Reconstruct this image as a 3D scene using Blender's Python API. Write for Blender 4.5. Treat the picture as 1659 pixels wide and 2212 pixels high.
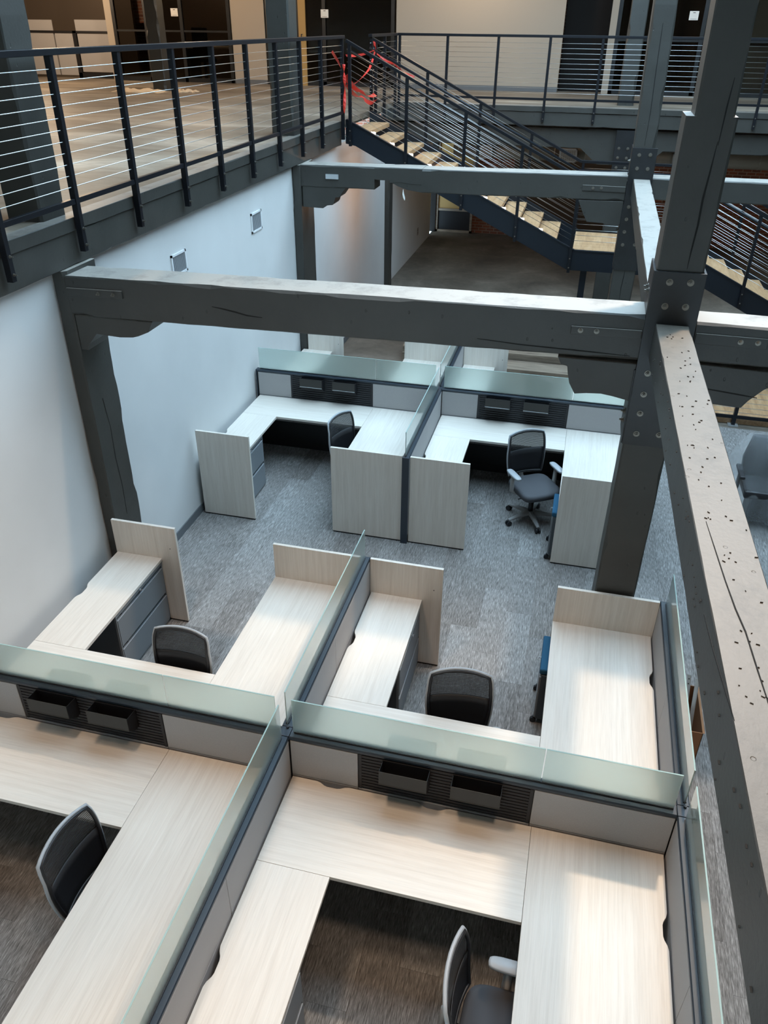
import bpy, bmesh, math, random
from mathutils import Vector, Matrix
for o in list(bpy.data.objects): bpy.data.objects.remove(o)
C = bpy.context.scene.collection
PI = math.pi

# ------------------------------------------------------------------ camera
CAMP = Vector((3.93912279, -3.28410072, 5.00363479)); YAW, PITCH, ROLL, F = -0.237882709, 0.557938117, 0.0104425140, 1700.26598
fwd = Vector((math.sin(YAW)*math.cos(PITCH), math.cos(YAW)*math.cos(PITCH), -math.sin(PITCH)))
rgt = Vector((math.cos(YAW), -math.sin(YAW), 0)); upv = rgt.cross(fwd)
r2 = rgt*math.cos(ROLL)+upv*math.sin(ROLL); u2 = -rgt*math.sin(ROLL)+upv*math.cos(ROLL)
cam_d = bpy.data.cameras.new('camera'); cam = bpy.data.objects.new('camera', cam_d); C.objects.link(cam)
M = Matrix((( r2.x, u2.x, -fwd.x, CAMP.x), (r2.y, u2.y, -fwd.y, CAMP.y), (r2.z, u2.z, -fwd.z, CAMP.z), (0,0,0,1)))
cam.matrix_world = M
cam_d.sensor_fit = 'VERTICAL'; cam_d.sensor_height = 36.0; cam_d.lens = F*36.0/2212.0; cam_d.clip_end = 200
bpy.context.scene.camera = cam

# ------------------------------------------------------------------ daylight (comes through the rooflight)
w = bpy.data.worlds.new('world'); bpy.context.scene.world = w; w.use_nodes = True
bgn = w.node_tree.nodes['Background']; bgn.inputs[0].default_value = (0.56, 0.80, 1.0, 1); bgn.inputs[1].default_value = 7.3
vs = bpy.context.scene.view_settings
vs.view_transform = 'Standard'; vs.look = 'None'; vs.gamma = 1.0; vs.use_curve_mapping = False; vs.exposure = 0.0

# ------------------------------------------------------------------ lamps of the hall, with added fill lights
def lamp(name, kind, loc, energy, color, size=.1, aim=None, spot=None, blend=.3, sy=None):
    d = bpy.data.lights.new(name, kind); d.energy = energy; d.color = color
    if kind == 'AREA':
        d.size = size
        if sy: d.shape = 'RECTANGLE'; d.size_y = sy
    else: d.shadow_soft_size = size
    if kind == 'SPOT': d.spot_size = math.radians(spot); d.spot_blend = blend
    o = bpy.data.objects.new(name, d); C.objects.link(o); o.location = loc
    if aim is not None: o.rotation_euler = (Vector(aim)-Vector(loc)).to_track_quat('-Z', 'Y').to_euler()
    return o
WARM = (1.0, .74, .50)
lamp('key_fill_spot', 'SPOT', (5.35, 3.1, 7.6), 1120, (1.0, .76, .55), .13, (2.9, -1.5, .7), 74, .6)
lamp('key_fill_spot', 'SPOT', (1.6, -1.0, 8.2), 560, (1.0, .72, .50), .45, (1.8, -.4, .7), 70, .8)  # added soft warm fill over the near left desks, unseen
lamp('key_fill_spot', 'SPOT', (4.6, -2.2, 8.2), 440, (1.0, .72, .50), .45, (4.2, -.9, .7), 62, .8)  # second added warm fill, unseen, over the foreground desks
lamp('loft_lamp', 'POINT', (-4.0, 8.5, 6.4), 170, WARM, .12)
lamp('loft_lamp', 'POINT', (-4.5, 14.2, 6.4), 150, WARM, .12)
lamp('loft_lamp', 'POINT', (1.0, 15.4, 6.4), 110, WARM, .12)
lamp('loft_lamp', 'POINT', (5.5, 15.6, 6.4), 26, WARM, .12)
lamp('loft_lamp', 'POINT', (-8.9, 14.6, 6.2), 330, WARM, .12)
lamp('office_fill', 'POINT', (-5.4, 17.9, 6.2), 26, WARM, .1)  # added fill to lift the dim office interior
lamp('office_fill', 'POINT', (-8.5, 18.4, 6.6), 60, WARM, .1)  # added fill to brighten the brick patch
lamp('under_stair_lamp', 'POINT', (1.0, 10.6, 2.6), 22, (1.0, .66, .45), .1)
lamp('under_loft_lamp', 'POINT', (2.8, 15.5, 2.9), 25, WARM, .1)
lamp('under_loft_lamp', 'POINT', (7.5, 15.6, 2.9), 25, WARM, .1)

# ------------------------------------------------------------------ materials
def nmat(name, col, rough=.5, metal=0.0, spec=None):
    m = bpy.data.materials.new(name); m.use_nodes = True
    b = m.node_tree.nodes['Principled BSDF']
    b.inputs['Base Color'].default_value = (*col, 1); b.inputs['Roughness'].default_value = rough; b.inputs['Metallic'].default_value = metal
    if spec is not None: b.inputs['Specular IOR Level'].default_value = spec
    return m, m.node_tree, b
def noise(t, scale, detail=4, rough=.5, vec=None, dist=0):
    n = t.nodes.new('ShaderNodeTexNoise'); n.inputs['Scale'].default_value = scale; n.inputs['Detail'].default_value = detail
    n.inputs['Roughness'].default_value = rough; n.inputs['Distortion'].default_value = dist
    if vec is not None: t.links.new(vec, n.inputs['Vector'])
    return n
def coords(t, scl=(1,1,1), kind='Object', island=False):
    tc = t.nodes.new('ShaderNodeTexCoord'); mp = t.nodes.new('ShaderNodeMapping'); mp.inputs['Scale'].default_value = scl
    src = tc.outputs[kind]
    if island:
        g = t.nodes.new('ShaderNodeNewGeometry'); oi = t.nodes.new('ShaderNodeObjectInfo')
        a = t.nodes.new('ShaderNodeMath'); a.operation = 'ADD'; t.links.new(g.outputs['Random Per Island'], a.inputs[0]); t.links.new(oi.outputs['Random'], a.inputs[1])
        ml = t.nodes.new('ShaderNodeMath'); ml.operation = 'MULTIPLY'; ml.inputs[1].default_value = 37.0; t.links.new(a.outputs[0], ml.inputs[0])
        va = t.nodes.new('ShaderNodeVectorMath'); va.operation = 'ADD'; t.links.new(src, va.inputs[0]); t.links.new(ml.outputs[0], va.inputs[1]); src = va.outputs[0]
    t.links.new(src, mp.inputs[0]); return mp.outputs[0]
def ramp(t, fac, stops):
    r = t.nodes.new('ShaderNodeValToRGB'); e = r.color_ramp.elements
    e[0].position = stops[0][0]; e[0].color = (*stops[0][1], 1); e[1].position = stops[-1][0]; e[1].color = (*stops[-1][1], 1)
    for p, c in stops[1:-1]:
        q = e.new(p); q.color = (*c, 1)
    t.links.new(fac, r.inputs[0]); return r.outputs[0]
def bump(t, b, h, strength=.3, dist=.01):
    n = t.nodes.new('ShaderNodeBump'); n.inputs['Strength'].default_value = strength; n.inputs['Distance'].default_value = dist
    t.links.new(h, n.inputs['Height']); t.links.new(n.outputs[0], b.inputs['Normal'])
def mul(t, a, b_, fac=1.0, mode='MULTIPLY'):
    m = t.nodes.new('ShaderNodeMix'); m.data_type = 'RGBA'; m.blend_type = mode; m.inputs[0].default_value = fac
    t.links.new(a, m.inputs[6]); t.links.new(b_, m.inputs[7]); return m.outputs[2]

def wood_mat(name, scl, tint=(1,1,1)):
    m, t, b = nmat(name, (.7,.65,.6), .42)
    v = coords(t, scl)
    n1 = noise(t, 1.0, 6, .65, v, .15); n2 = noise(t, 4.2, 3, .6, v)
    a = ramp(t, n1.outputs[0], [(.25, (.63*tint[0], .565*tint[1], .495*tint[2])), (.5, (.70*tint[0], .64*tint[1], .57*tint[2])), (.75, (.755*tint[0], .705*tint[1], .64*tint[2]))])
    c = ramp(t, n2.outputs[0], [(.3, (.92,.92,.92)), (.6, (1,1,1))])
    t.links.new(mul(t, a, c), b.inputs['Base Color']); bump(t, b, n2.outputs[0], .05, .002)
    return m
LAM = {'x': wood_mat('laminate_along_x', (1.0, 30, 30)), 'y': wood_mat('laminate_along_y', (30, 1.0, 30)), 'z': wood_mat('laminate_upright', (30, 30, 1.0))}

def timber_mat(name, col, lit_dust=(.36, .335, .30)):
    m, t, b = nmat(name, col, .5)
    v = coords(t, (1,1,1)); n = noise(t, 2.2, 6, .6, v); n2 = noise(t, 45, 4, .6, v)
    vo = t.nodes.new('ShaderNodeTexVoronoi'); vo.inputs['Scale'].default_value = 11; t.links.new(coords(t, (1, 1, .55)), vo.inputs['Vector'])
    pock = ramp(t, vo.outputs['Distance'], [(.0, (0,0,0)), (.075, (0,0,0)), (.10, (1,1,1))])
    base = ramp(t, n.outputs[0], [(.3, tuple(c*.84 for c in col)), (.7, tuple(c*1.14 for c in col))])
    k = ramp(t, vo.outputs['Distance'], [(.0, (.35,.35,.35)), (.06, (.5,.5,.5)), (.085, (1,1,1))])
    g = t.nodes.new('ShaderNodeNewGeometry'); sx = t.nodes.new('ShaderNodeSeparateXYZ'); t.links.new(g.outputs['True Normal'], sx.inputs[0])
    # paler upward faces: some dust, plus overhead light painted into the colour
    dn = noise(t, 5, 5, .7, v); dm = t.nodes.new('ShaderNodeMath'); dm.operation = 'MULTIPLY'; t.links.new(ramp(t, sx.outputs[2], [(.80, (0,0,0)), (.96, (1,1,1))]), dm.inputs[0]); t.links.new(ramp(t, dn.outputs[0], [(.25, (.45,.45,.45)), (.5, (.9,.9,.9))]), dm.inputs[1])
    mx = t.nodes.new('ShaderNodeMix'); mx.data_type = 'RGBA'; t.links.new(dm.outputs[0], mx.inputs[0]); t.links.new(mul(t, base, k, .55), mx.inputs[6]); mx.inputs[7].default_value = (*lit_dust, 1)
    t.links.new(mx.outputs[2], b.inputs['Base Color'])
    ad = t.nodes.new('ShaderNodeMath'); ad.operation = 'MULTIPLY_ADD'; ad.inputs[1].default_value = .35
    t.links.new(n2.outputs[0], ad.inputs[0]); t.links.new(pock, ad.inputs[2]); bump(t, b, ad.outputs[0], .55, .006)
    return m
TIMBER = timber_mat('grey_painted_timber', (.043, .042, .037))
TIMBER2 = timber_mat('grey_timber_lit_top', (.050, .049, .045), (.175, .155, .13))  # long beam: weaker overhead light painted into its top colour
STEEL, t_, b_ = nmat('black_painted_steel', (.016, .018, .022), .42)
n_ = noise(t_, 6, 4, .6, coords(t_)); t_.links.new(ramp(t_, n_.outputs[0], [(.3, (.008,.009,.010)), (.7, (.016,.017,.019))]), b_.inputs['Base Color'])
RAIL, t_, b_ = nmat('black_rail_paint', (.007, .008, .011), .42, spec=.3)
STRING, t_, b_ = nmat('dark_blue_steel', (.008, .012, .018), .45, spec=.35)
BOLT, t_, b_ = nmat('zinc_bolt', (.20,.185,.16), .42, .8)
CABLE, t_, b_ = nmat('steel_cable', (.62,.64,.64), .3, .9)
ALU, t_, b_ = nmat('bright_metal', (.62,.65,.68), .35, .7)
CAP, t_, b_ = nmat('slate_blue_cap', (.020, .030, .043), .42)
BLACK, t_, b_ = nmat('black_plastic', (.010,.010,.012), .5)
SLAT, t_, b_ = nmat('charcoal_slat', (.024,.024,.027), .55, spec=.3)
BIN, t_, b_ = nmat('charcoal_tray', (.045,.043,.040), .6, spec=.3)
FAB, t_, b_ = nmat('grey_panel_fabric', (.38,.365,.36), .92)
n_ = noise(t_, 520, 2, .6, coords(t_)); t_.links.new(ramp(t_, n_.outputs[0], [(.3, (.33,.32,.318)), (.7, (.42,.405,.40))]), b_.inputs['Base Color']); bump(t_, b_, n_.outputs[0], .2, .001)
CAB, t_, b_ = nmat('grey_cabinet_paint', (.185,.20,.215), .45)
CABD, t_, b_ = nmat('dark_cabinet_side', (.06,.07,.08), .5)
WALLW, t_, b_ = nmat('white_wall_paint', (.72,.72,.71), .85)
n_ = noise(t_, 1.3, 3, .5, coords(t_)); t_.links.new(ramp(t_, n_.outputs[0], [(.3, (.585,.585,.575)), (.7, (.63,.63,.62))]), b_.inputs['Base Color'])
WALLB, t_, b_ = nmat('beige_wall_paint', (.40,.345,.28), .85)
GREYB, t_, b_ = nmat('grey_baseboard', (.13,.14,.15), .6)
CEIL, t_, b_ = nmat('roof_deck_paint', (.10,.10,.10), .8)
CONC, t_, b_ = nmat('worn_concrete', (.2,.17,.14), .62)
v_ = coords(t_, (1, 1, 1)); n_ = noise(t_, .9, 8, .66, v_, .4); n2_ = noise(t_, 9, 5, .6, v_)
t_.links.new(mul(t_, ramp(t_, n_.outputs[0], [(.30, (.08,.068,.056)), (.47, (.15,.127,.10)), (.60, (.20,.172,.14)), (.72, (.29,.25,.205))]), ramp(t_, n2_.outputs[0], [(.3, (.82,.82,.82)), (.65, (1,1,1))])), b_.inputs['Base Color']); bump(t_, b_, n2_.outputs[0], .12, .004)
LOFTF, t_, b_ = nmat('loft_floor', (.3,.25,.2), .55)
v_ = coords(t_, (.30, .85, 1)); n_ = noise(t_, 1.1, 8, .62, v_, .7); n2_ = noise(t_, 13, 5, .6, v_)
t_.links.new(mul(t_, ramp(t_, n_.outputs[0], [(.30, (.13,.105,.08)), (.48, (.23,.19,.145)), (.58, (.33,.28,.22)), (.70, (.54,.47,.38))]), ramp(t_, n2_.outputs[0], [(.3, (.8,.8,.8)), (.65, (1,1,1))])), b_.inputs['Base Color'])
CARP, t_, b_ = nmat('grey_carpet', (.2,.2,.2), .95, spec=.1)
v_ = coords(t_, (170, 14, 1), 'Object', True); n_ = noise(t_, 1.0, 4, .65, v_, 0); v2_ = coords(t_, (2.5, 2.5, 1)); n2_ = noise(t_, 1.5, 4, .6, v2_)
g_ = t_.nodes.new('ShaderNodeNewGeometry'); oi_ = t_.nodes.new('ShaderNodeObjectInfo'); ad_ = t_.nodes.new('ShaderNodeMath'); ad_.operation = 'ADD'
t_.links.new(g_.outputs['Random Per Island'], ad_.inputs[0]); t_.links.new(oi_.outputs['Random'], ad_.inputs[1]); fr_ = t_.nodes.new('ShaderNodeMath'); fr_.operation = 'FRACT'; t_.links.new(ad_.outputs[0], fr_.inputs[0])
tone_ = ramp(t_, fr_.outputs[0], [(0, (.80,.775,.76)), (.5, (.96,.96,.965)), (1, (1.13,1.14,1.15))])
c_ = ramp(t_, n_.outputs[0], [(.34, (.12,.115,.11)), (.48, (.225,.215,.207)), (.58, (.29,.28,.27)), (.70, (.47,.455,.44))])
t_.links.new(mul(t_, mul(t_, c_, tone_), ramp(t_, n2_.outputs[0], [(.3, (.88,.87,.86)), (.7, (1.05,1.05,1.05))])), b_.inputs['Base Color'])
OAK, t_, b_ = nmat('oak_tread', (.55,.38,.24), .45)
v_ = coords(t_, (10, 1.2, 10)); n_ = noise(t_, 1.6, 6, .65, v_, .3); t_.links.new(ramp(t_, n_.outputs[0], [(.3, (.36,.20,.10)), (.55, (.52,.32,.17)), (.75, (.62,.41,.25))]), b_.inputs['Base Color'])
RAWW, t_, b_ = nmat('rough_lumber', (.2,.15,.11), .7)
v_ = coords(t_, (1.2, 9, 9)); n_ = noise(t_, 1.6, 6, .65, v_, .3); t_.links.new(ramp(t_, n_.outputs[0], [(.3, (.15,.11,.08)), (.7, (.36,.29,.22))]), b_.inputs['Base Color'])
CARD, t_, b_ = nmat('brown_cardboard', (.30,.145,.065), .8)
BLUE, t_, b_ = nmat('blue_cushion_fabric', (.013,.085,.165), .9)
SEATM, t_, b_ = nmat('charcoal_seat_fabric', (.060,.062,.070), .8)
CGREY, t_, b_ = nmat('light_grey_plastic', (.36,.38,.40), .42)
CGR2, t_, b_ = nmat('grey_chair_base', (.30,.295,.29), .4)
TAPE, t_, b_ = nmat('red_tape', (.72,.045,.03), .45)
RAG, t_, b_ = nmat('beige_drop_cloth', (.62,.50,.36), .9)
NOTICE, t_, b_ = nmat('white_paper', (.85,.83,.78), .7)
INK, t_, b_ = nmat('printed_ink', (.12,.10,.09), .7)
DOORY, t_, b_ = nmat('ochre_door', (.42,.26,.09), .6)
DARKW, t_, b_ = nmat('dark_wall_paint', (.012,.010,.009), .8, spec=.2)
TAUPE, t_, b_ = nmat('taupe_curtain_wall', (.10,.075,.055), .85)
DUCT, t_, b_ = nmat('galvanised_duct', (.42,.38,.32), .45, .4)
WHITEP, t_, b_ = nmat('white_grille_paint', (.70,.71,.72), .5)
BRICK, t_, b_ = nmat('red_brick', (.3,.1,.06), .85)
br_ = t_.nodes.new('ShaderNodeTexBrick'); br_.inputs['Scale'].default_value = 1.0; br_.inputs['Brick Width'].default_value = .21; br_.inputs['Row Height'].default_value = .075; br_.inputs['Mortar Size'].default_value = .010
br_.inputs['Color1'].default_value = (.30,.10,.055,1); br_.inputs['Color2'].default_value = (.16,.065,.045,1); br_.inputs['Mortar'].default_value = (.33,.25,.20,1)
tc_ = t_.nodes.new('ShaderNodeTexCoord'); sp_ = t_.nodes.new('ShaderNodeSeparateXYZ'); cb_ = t_.nodes.new('ShaderNodeCombineXYZ'); t_.links.new(tc_.outputs['Object'], sp_.inputs[0]); t_.links.new(sp_.outputs[0], cb_.inputs[0]); t_.links.new(sp_.outputs[2], cb_.inputs[1]); t_.links.new(cb_.outputs[0], br_.inputs['Vector'])
t_.links.new(br_.outputs['Color'], b_.inputs['Base Color'])
def glow(name, col, s):
    m, t, b = nmat(name, (.8,.8,.8), .5); b.inputs['Emission Color'].default_value = (*col, 1); b.inputs['Emission Strength'].default_value = s; return m
STEPGLOW = glow('step_light_lens', (1.0, .86, .70), 7)
LENS = glow('lamp_lens', (1.0, .85, .68), 12)
GLASS, t_, b_ = nmat('frosted_glass', (.74,.87,.83), .42)
b_.inputs['Transmission Weight'].default_value = .88; b_.inputs['IOR'].default_value = 1.35; b_.inputs['Coat Weight'].default_value = 1.0; b_.inputs['Coat Roughness'].default_value = .02; b_.inputs['Coat IOR'].default_value = 1.75
GEDGE, t_, b_ = nmat('green_glass_edge', (.30,.42,.39), .5)
OFFG, t_, b_ = nmat('office_glass', (.30,.29,.27), .03); b_.inputs['Transmission Weight'].default_value = 1; b_.inputs['IOR'].default_value = 1.2
# woven mesh of the chair backs: fine open weave
MESH, t_, b_ = nmat('black_chair_mesh', (.016,.018,.022), .7)
wv_ = t_.nodes.new('ShaderNodeTexWave'); wv_.wave_type = 'BANDS'; wv_.bands_direction = 'Z'; wv_.inputs['Scale'].default_value = 26; t_.links.new(coords(t_), wv_.inputs['Vector'])
mr_ = t_.nodes.new('ShaderNodeMapRange'); mr_.inputs['To Min'].default_value = .74; mr_.inputs['To Max'].default_value = .99; t_.links.new(wv_.outputs['Fac'], mr_.inputs[0]); t_.links.new(mr_.outputs[0], b_.inputs['Alpha'])
FILM, t_, b_ = nmat('clear_plastic_film', (.75,.78,.80), .18); b_.inputs['Alpha'].default_value = .10
OUT, t_, b_ = nmat('outlet_plastic', (.25,.23,.2), .5)

# ------------------------------------------------------------------ mesh helpers
class MB:
    def __init__(s): s.v = []; s.f = []
    def add(s, vs, fs):
        n = len(s.v); s.v += [tuple(q) for q in vs]; s.f += [tuple(n+i for i in f) for f in fs]; return s
    def box(s, x0, x1, y0, y1, z0, z1):
        return s.add([(x0,y0,z0),(x1,y0,z0),(x1,y1,z0),(x0,y1,z0),(x0,y0,z1),(x1,y0,z1),(x1,y1,z1),(x0,y1,z1)],
                     [(0,3,2,1),(4,5,6,7),(0,1,5,4),(1,2,6,5),(2,3,7,6),(3,0,4,7)])
    def prism(s, poly, axis, a, b):
        def P(u, w, k): return (u, k, w) if axis == 'y' else ((k, u, w) if axis == 'x' else (u, w, k))
        ar = sum(poly[i][0]*poly[(i+1) % len(poly)][1]-poly[(i+1) % len(poly)][0]*poly[i][1] for i in range(len(poly)))
        if (ar > 0) == (axis == 'y'): poly = poly[::-1]
        n = len(poly); vs = [P(u, w, a) for u, w in poly]+[P(u, w, b) for u, w in poly]
        fs = [tuple(range(n))[::-1], tuple(range(n, 2*n))]+[(i, (i+1) % n, n+(i+1) % n, n+i) for i in range(n)]
        return s.add(vs, fs)
    def tube(s, pts, r, n=8, cap=True):
        pts = [Vector(p) for p in pts]; R = r if isinstance(r, (list, tuple)) else [r]*len(pts); base = len(s.v); t = None; up = None
        for i, p in enumerate(pts):
            d = (pts[min(i+1, len(pts)-1)]-pts[max(i-1, 0)]).normalized()
            if up is None: up = Vector((0,0,1)) if abs(d.z) < .9 else Vector((1,0,0))
            a = d.cross(up).normalized(); b = a.cross(d).normalized(); up = b
            for k in range(n):
                an = 2*PI*k/n; s.v.append(tuple(p+R[i]*(a*math.cos(an)+b*math.sin(an))))
        for i in range(len(pts)-1):
            for k in range(n):
                s.f.append((base+i*n+k, base+(i+1)*n+k, base+(i+1)*n+(k+1) % n, base+i*n+(k+1) % n))
        if cap: s.f.append(tuple(base+k for k in range(n))); s.f.append(tuple(base+(len(pts)-1)*n+k for k in range(n))[::-1])
        return s
    def bar(s, p, q, w, h, up=(0,0,1)):
        p = Vector(p); q = Vector(q); d = (q-p).normalized(); a = d.cross(Vector(up)).normalized()*w/2; b = a.cross(d).normalized()*h/2
        vs = [p-a-b, p+a-b, p+a+b, p-a+b, q-a-b, q+a-b, q+a+b, q-a+b]
        return s.add(vs, [(0,1,2,3),(7,6,5,4),(0,4,5,1),(1,5,6,2),(2,6,7,3),(3,7,4,0)])
    def loft(s, rings, closed=True):
        n = len(rings[0]); base = len(s.v)
        for r in rings: s.v += [tuple(p) for p in r]
        for i in range(len(rings)-1):
            for k in range(n): s.f.append((base+i*n+k, base+i*n+(k+1) % n, base+(i+1)*n+(k+1) % n, base+(i+1)*n+k))
        if closed: s.f.append(tuple(base+k for k in range(n))[::-1]); s.f.append(tuple(base+(len(rings)-1)*n+k for k in range(n)))
        return s
    def mesh(s, name, off=None, fix=True):
        me = bpy.data.meshes.new(name); v = s.v if off is None else [(a-off[0], b-off[1], c-off[2]) for a, b, c in s.v]
        me.from_pydata(v, [], s.f); me.validate()
        if fix:
            bm = bmesh.new(); bm.from_mesh(me); bmesh.ops.recalc_face_normals(bm, faces=bm.faces); bm.to_mesh(me); bm.free()
        return me
ORG = {}
def tag(o, label=None, cat=None, group=None, kind=None):
    if label: o['label'] = label
    if cat: o['category'] = cat
    if group: o['group'] = group
    if kind: o['kind'] = kind
    return o
def empty(name, loc=(0,0,0), label=None, cat=None, group=None, kind=None, rz=0):
    o = bpy.data.objects.new(name, None); C.objects.link(o); o.location = loc; o.rotation_euler = (0,0,rz); o.empty_display_size = .1
    ORG[o.name] = Vector(loc); return tag(o, label, cat, group, kind)
def obj(name, mb, mat, parent=None, bevel=0, smooth=False, seg=2, local=False):
    off = None
    if parent is not None and not local: off = ORG.get(parent.name)
    me = mb.mesh(name, off) if isinstance(mb, MB) else mb
    if len(me.materials) == 0: me.materials.append(mat)
    if smooth:
        for p in me.polygons: p.use_smooth = True
    o = bpy.data.objects.new(name, me); C.objects.link(o)
    if parent is not None: o.parent = parent; ORG[o.name] = ORG.get(parent.name, Vector((0,0,0)))
    if bevel:
        b = o.modifiers.new('bevel', 'BEVEL'); b.width = bevel; b.segments = seg; b.limit_method = 'ANGLE'; b.angle_limit = math.radians(40)
    return o
def bx(*a): return MB().box(*a)
def copy_tree(o, parent=None):
    c = o.copy(); C.objects.link(c); c.parent = parent
    for ch in list(o.children): copy_tree(ch, c)
    return c
def struct(name, mb, mat, label=None, **k):
    o = obj(name, mb, mat, **k); return tag(o, label, kind='structure')

rnd = random.Random(7)
def rough(axis, a0, a1, lo, hi, rise=0.0, step=.11, amp=.006, cham=.012, chip=.35, seed=1, drift=0.0):
    """hand-hewn timber: lo/hi are the section corners on the two other axes"""
    R = random.Random(seed); n = max(2, int(abs(a1-a0)/step)); rings = []
    ch = [cham]*4; wob = [0]*8
    for i in range(n+1):
        t = i/n; p = a0+(a1-a0)*t
        for k in range(4):
            if R.random() < chip*.35: ch[k] = cham*(.5+R.random()*2.6)
            elif R.random() < .5: ch[k] = cham*(.6+R.random()*.6)
        w = [R.uniform(-amp, amp) for _ in range(8)]; wob = [.6*wob[j]+.4*w[j] for j in range(8)]
        u0, u1, v0, v1 = lo[0]+drift*t, hi[0]+drift*t, lo[1]+rise*t, hi[1]+rise*t
        c = ch
        q = [(u0+c[0], v0+wob[0]), (u1-c[1], v0+wob[1]), (u1+wob[2], v0+c[1]), (u1+wob[3], v1-c[2]), (u1-c[2], v1+wob[4]*.6), (u0+c[3], v1+wob[5]*.6), (u0+wob[6], v1-c[3]), (u0+wob[7], v0+c[0])]
        if axis == 'x': rings.append([(p, u, v) for u, v in q])
        elif axis == 'y': rings.append([(u, p, v) for u, v in q])
        else: rings.append([(u, v, p) for u, v in q])
    return MB().loft(rings)
def bolt_mb(p, nrm='y', r=.022, sgn=-1):
    """washer, hex nut and stud end"""
    m = MB(); x, y, z = p
    def ring(rad, d, n, ph=0):
        out = []
        for k in range(n):
            a = 2*PI*k/n+ph; u, v = rad*math.cos(a), rad*math.sin(a)
            out.append((x+u, y+sgn*d, z+v) if nrm == 'y' else (x+sgn*d, y+u, z+v))
        return out
    m.loft([ring(r, 0, 14), ring(r, .004, 14)]); m.loft([ring(r*.66, .004, 6), ring(r*.66, .017, 6)]); m.loft([ring(r*.34, .017, 8), ring(r*.34, .030, 8)])
    return m

# ================================================================== SETTING
FL = 3.68                                   # loft floor level
fl = struct('floor', MB().box(-.063, 11, -4.2, 8.05, -.16, -.009), CONC, 'ground floor slab under the grey carpet planks')
ORG[fl.name] = Vector((0,0,0))
# carpet planks laid in the y direction
PW, PL = .25, 1.0; cells = []
ncol = int(math.ceil(8.1/PW))
for i in range(ncol):
    off = (i % 3)/3.0*PL
    y = -4.0-off
    while y < 8.05:
        xa, xb = -.063+i*PW, min(-.063+(i+1)*PW, 11); ya, yb = max(y, -4.0), min(y+PL, 8.05)
        if yb-ya > .02: cells.append((xa, xb, ya, yb))
        y += PL
def cdist(c):
    cx, cy = (c[0]+c[1])/2, (c[2]+c[3])/2
    vis = cy > -2.0 and cx < 8.0
    return (0 if vis else 100)+math.hypot(cx-CAMP.x, cy-CAMP.y)
cells.sort(key=cdist)
full = bx(0, PW-.0012, 0, PL-.0012, -.009, 0).mesh('carpet_plank'); full.materials.append(CARP)
stuffm = MB(); cnt = 0
for c in cells:
    if cnt < 290 and abs((c[3]-c[2])-PL) < .001:
        o = bpy.data.objects.new('carpet_plank', full); C.objects.link(o); o.parent = fl; o.location = (c[0], c[2], 0); cnt += 1
    else: stuffm.box(c[0], c[1]-.0012, c[2], c[3]-.0012, -.009, 0)
tag(obj('carpet_plank_field', stuffm, CARP, fl), kind='stuff')
struct('floor_concrete', bx(-.25, 14, 8.05, 19.6, -.16, -.004), CONC, 'worn brown concrete floor beyond the carpet')
# left wall with the recessed far stretch
struct('wall_left', MB().box(-.30, -.063, -4.2, 13.0, 0, 3.33), WALLW, 'white plaster wall under the left balcony')
struct('wall_left_far', MB().box(-.42, -.21, 13.0, 18.8, 0, 3.33), WALLW, 'grey white far stretch of the left wall beyond the stair')
struct('baseboard_left', MB().box(-.063, -.050, -4.2, 2.09, 0, .10).box(-.063, -.050, 2.55, 7.64, 0, .10).box(-.063, -.050, 8.22, 13.0, 0, .10), GREYB, 'dark grey rubber baseboard along the white wall')
struct('wall_far', MB().box(-1.2, 14, 19.45, 19.7, 0, 3.33), BRICK, 'brick wall at the back under the far loft')
struct('wall_right', MB().box(11, 11.2, -6, 20, -.16, 8.6), DARKW, 'dark side wall right of the hall')
struct('wall_back', MB().box(-11.5, 11.2, -6.2, -6, -.16, 8.6), WALLB, 'wall behind the viewpoint')
struct('wall_loft_left', MB().box(-11.7, -11.5, -6, 20.2, FL, 8.6), TAUPE, 'brown wall at the far left of the loft')
# loft floors (slabs)
struct('floor_loft_left', MB().box(-11.5, .035, -4.2, 20, 3.60, FL).box(-11.5, -.3, -4.2, 20, 3.45, 3.6), LOFTF, 'scuffed brown loft floor left of the void')
struct('floor_loft_far', MB().box(.035, 14, 13.32, 20, 3.60, FL).box(-.3, 14, 13.6, 20, 3.45, 3.6), LOFTF, 'scuffed brown loft floor across the void')
struct('floor_loft_near', MB().box(.035, 11, -6, -3.9, 3.45, FL), LOFTF, 'loft floor behind the viewpoint')
# roof with a rooflight over the void
RX0, RX1, RY0, RY1 = .6, 8.4, 1.0, 12.6
struct('ceiling', MB().box(-11.7, RX0, -6.2, 20.2, 8.4, 8.6).box(RX1, 14, -6.2, 20.2, 8.4, 8.6).box(RX0, RX1, -6.2, RY0, 8.4, 8.6).box(RX0, RX1, RY1, 20.2, 8.4, 8.6), CEIL, 'dark roof deck round the rooflight')
struct('ceiling_left_loft', MB().box(-11.5, -.35, -6, 20, 6.9, 7.0), CEIL, 'dark ceiling over the left loft')
# soffits under the lofts
struct('ceiling_far_soffit', MB().box(-.3, 14, 13.6, 20, 3.36, 3.45), CEIL, 'dark underside of the far loft')

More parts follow.
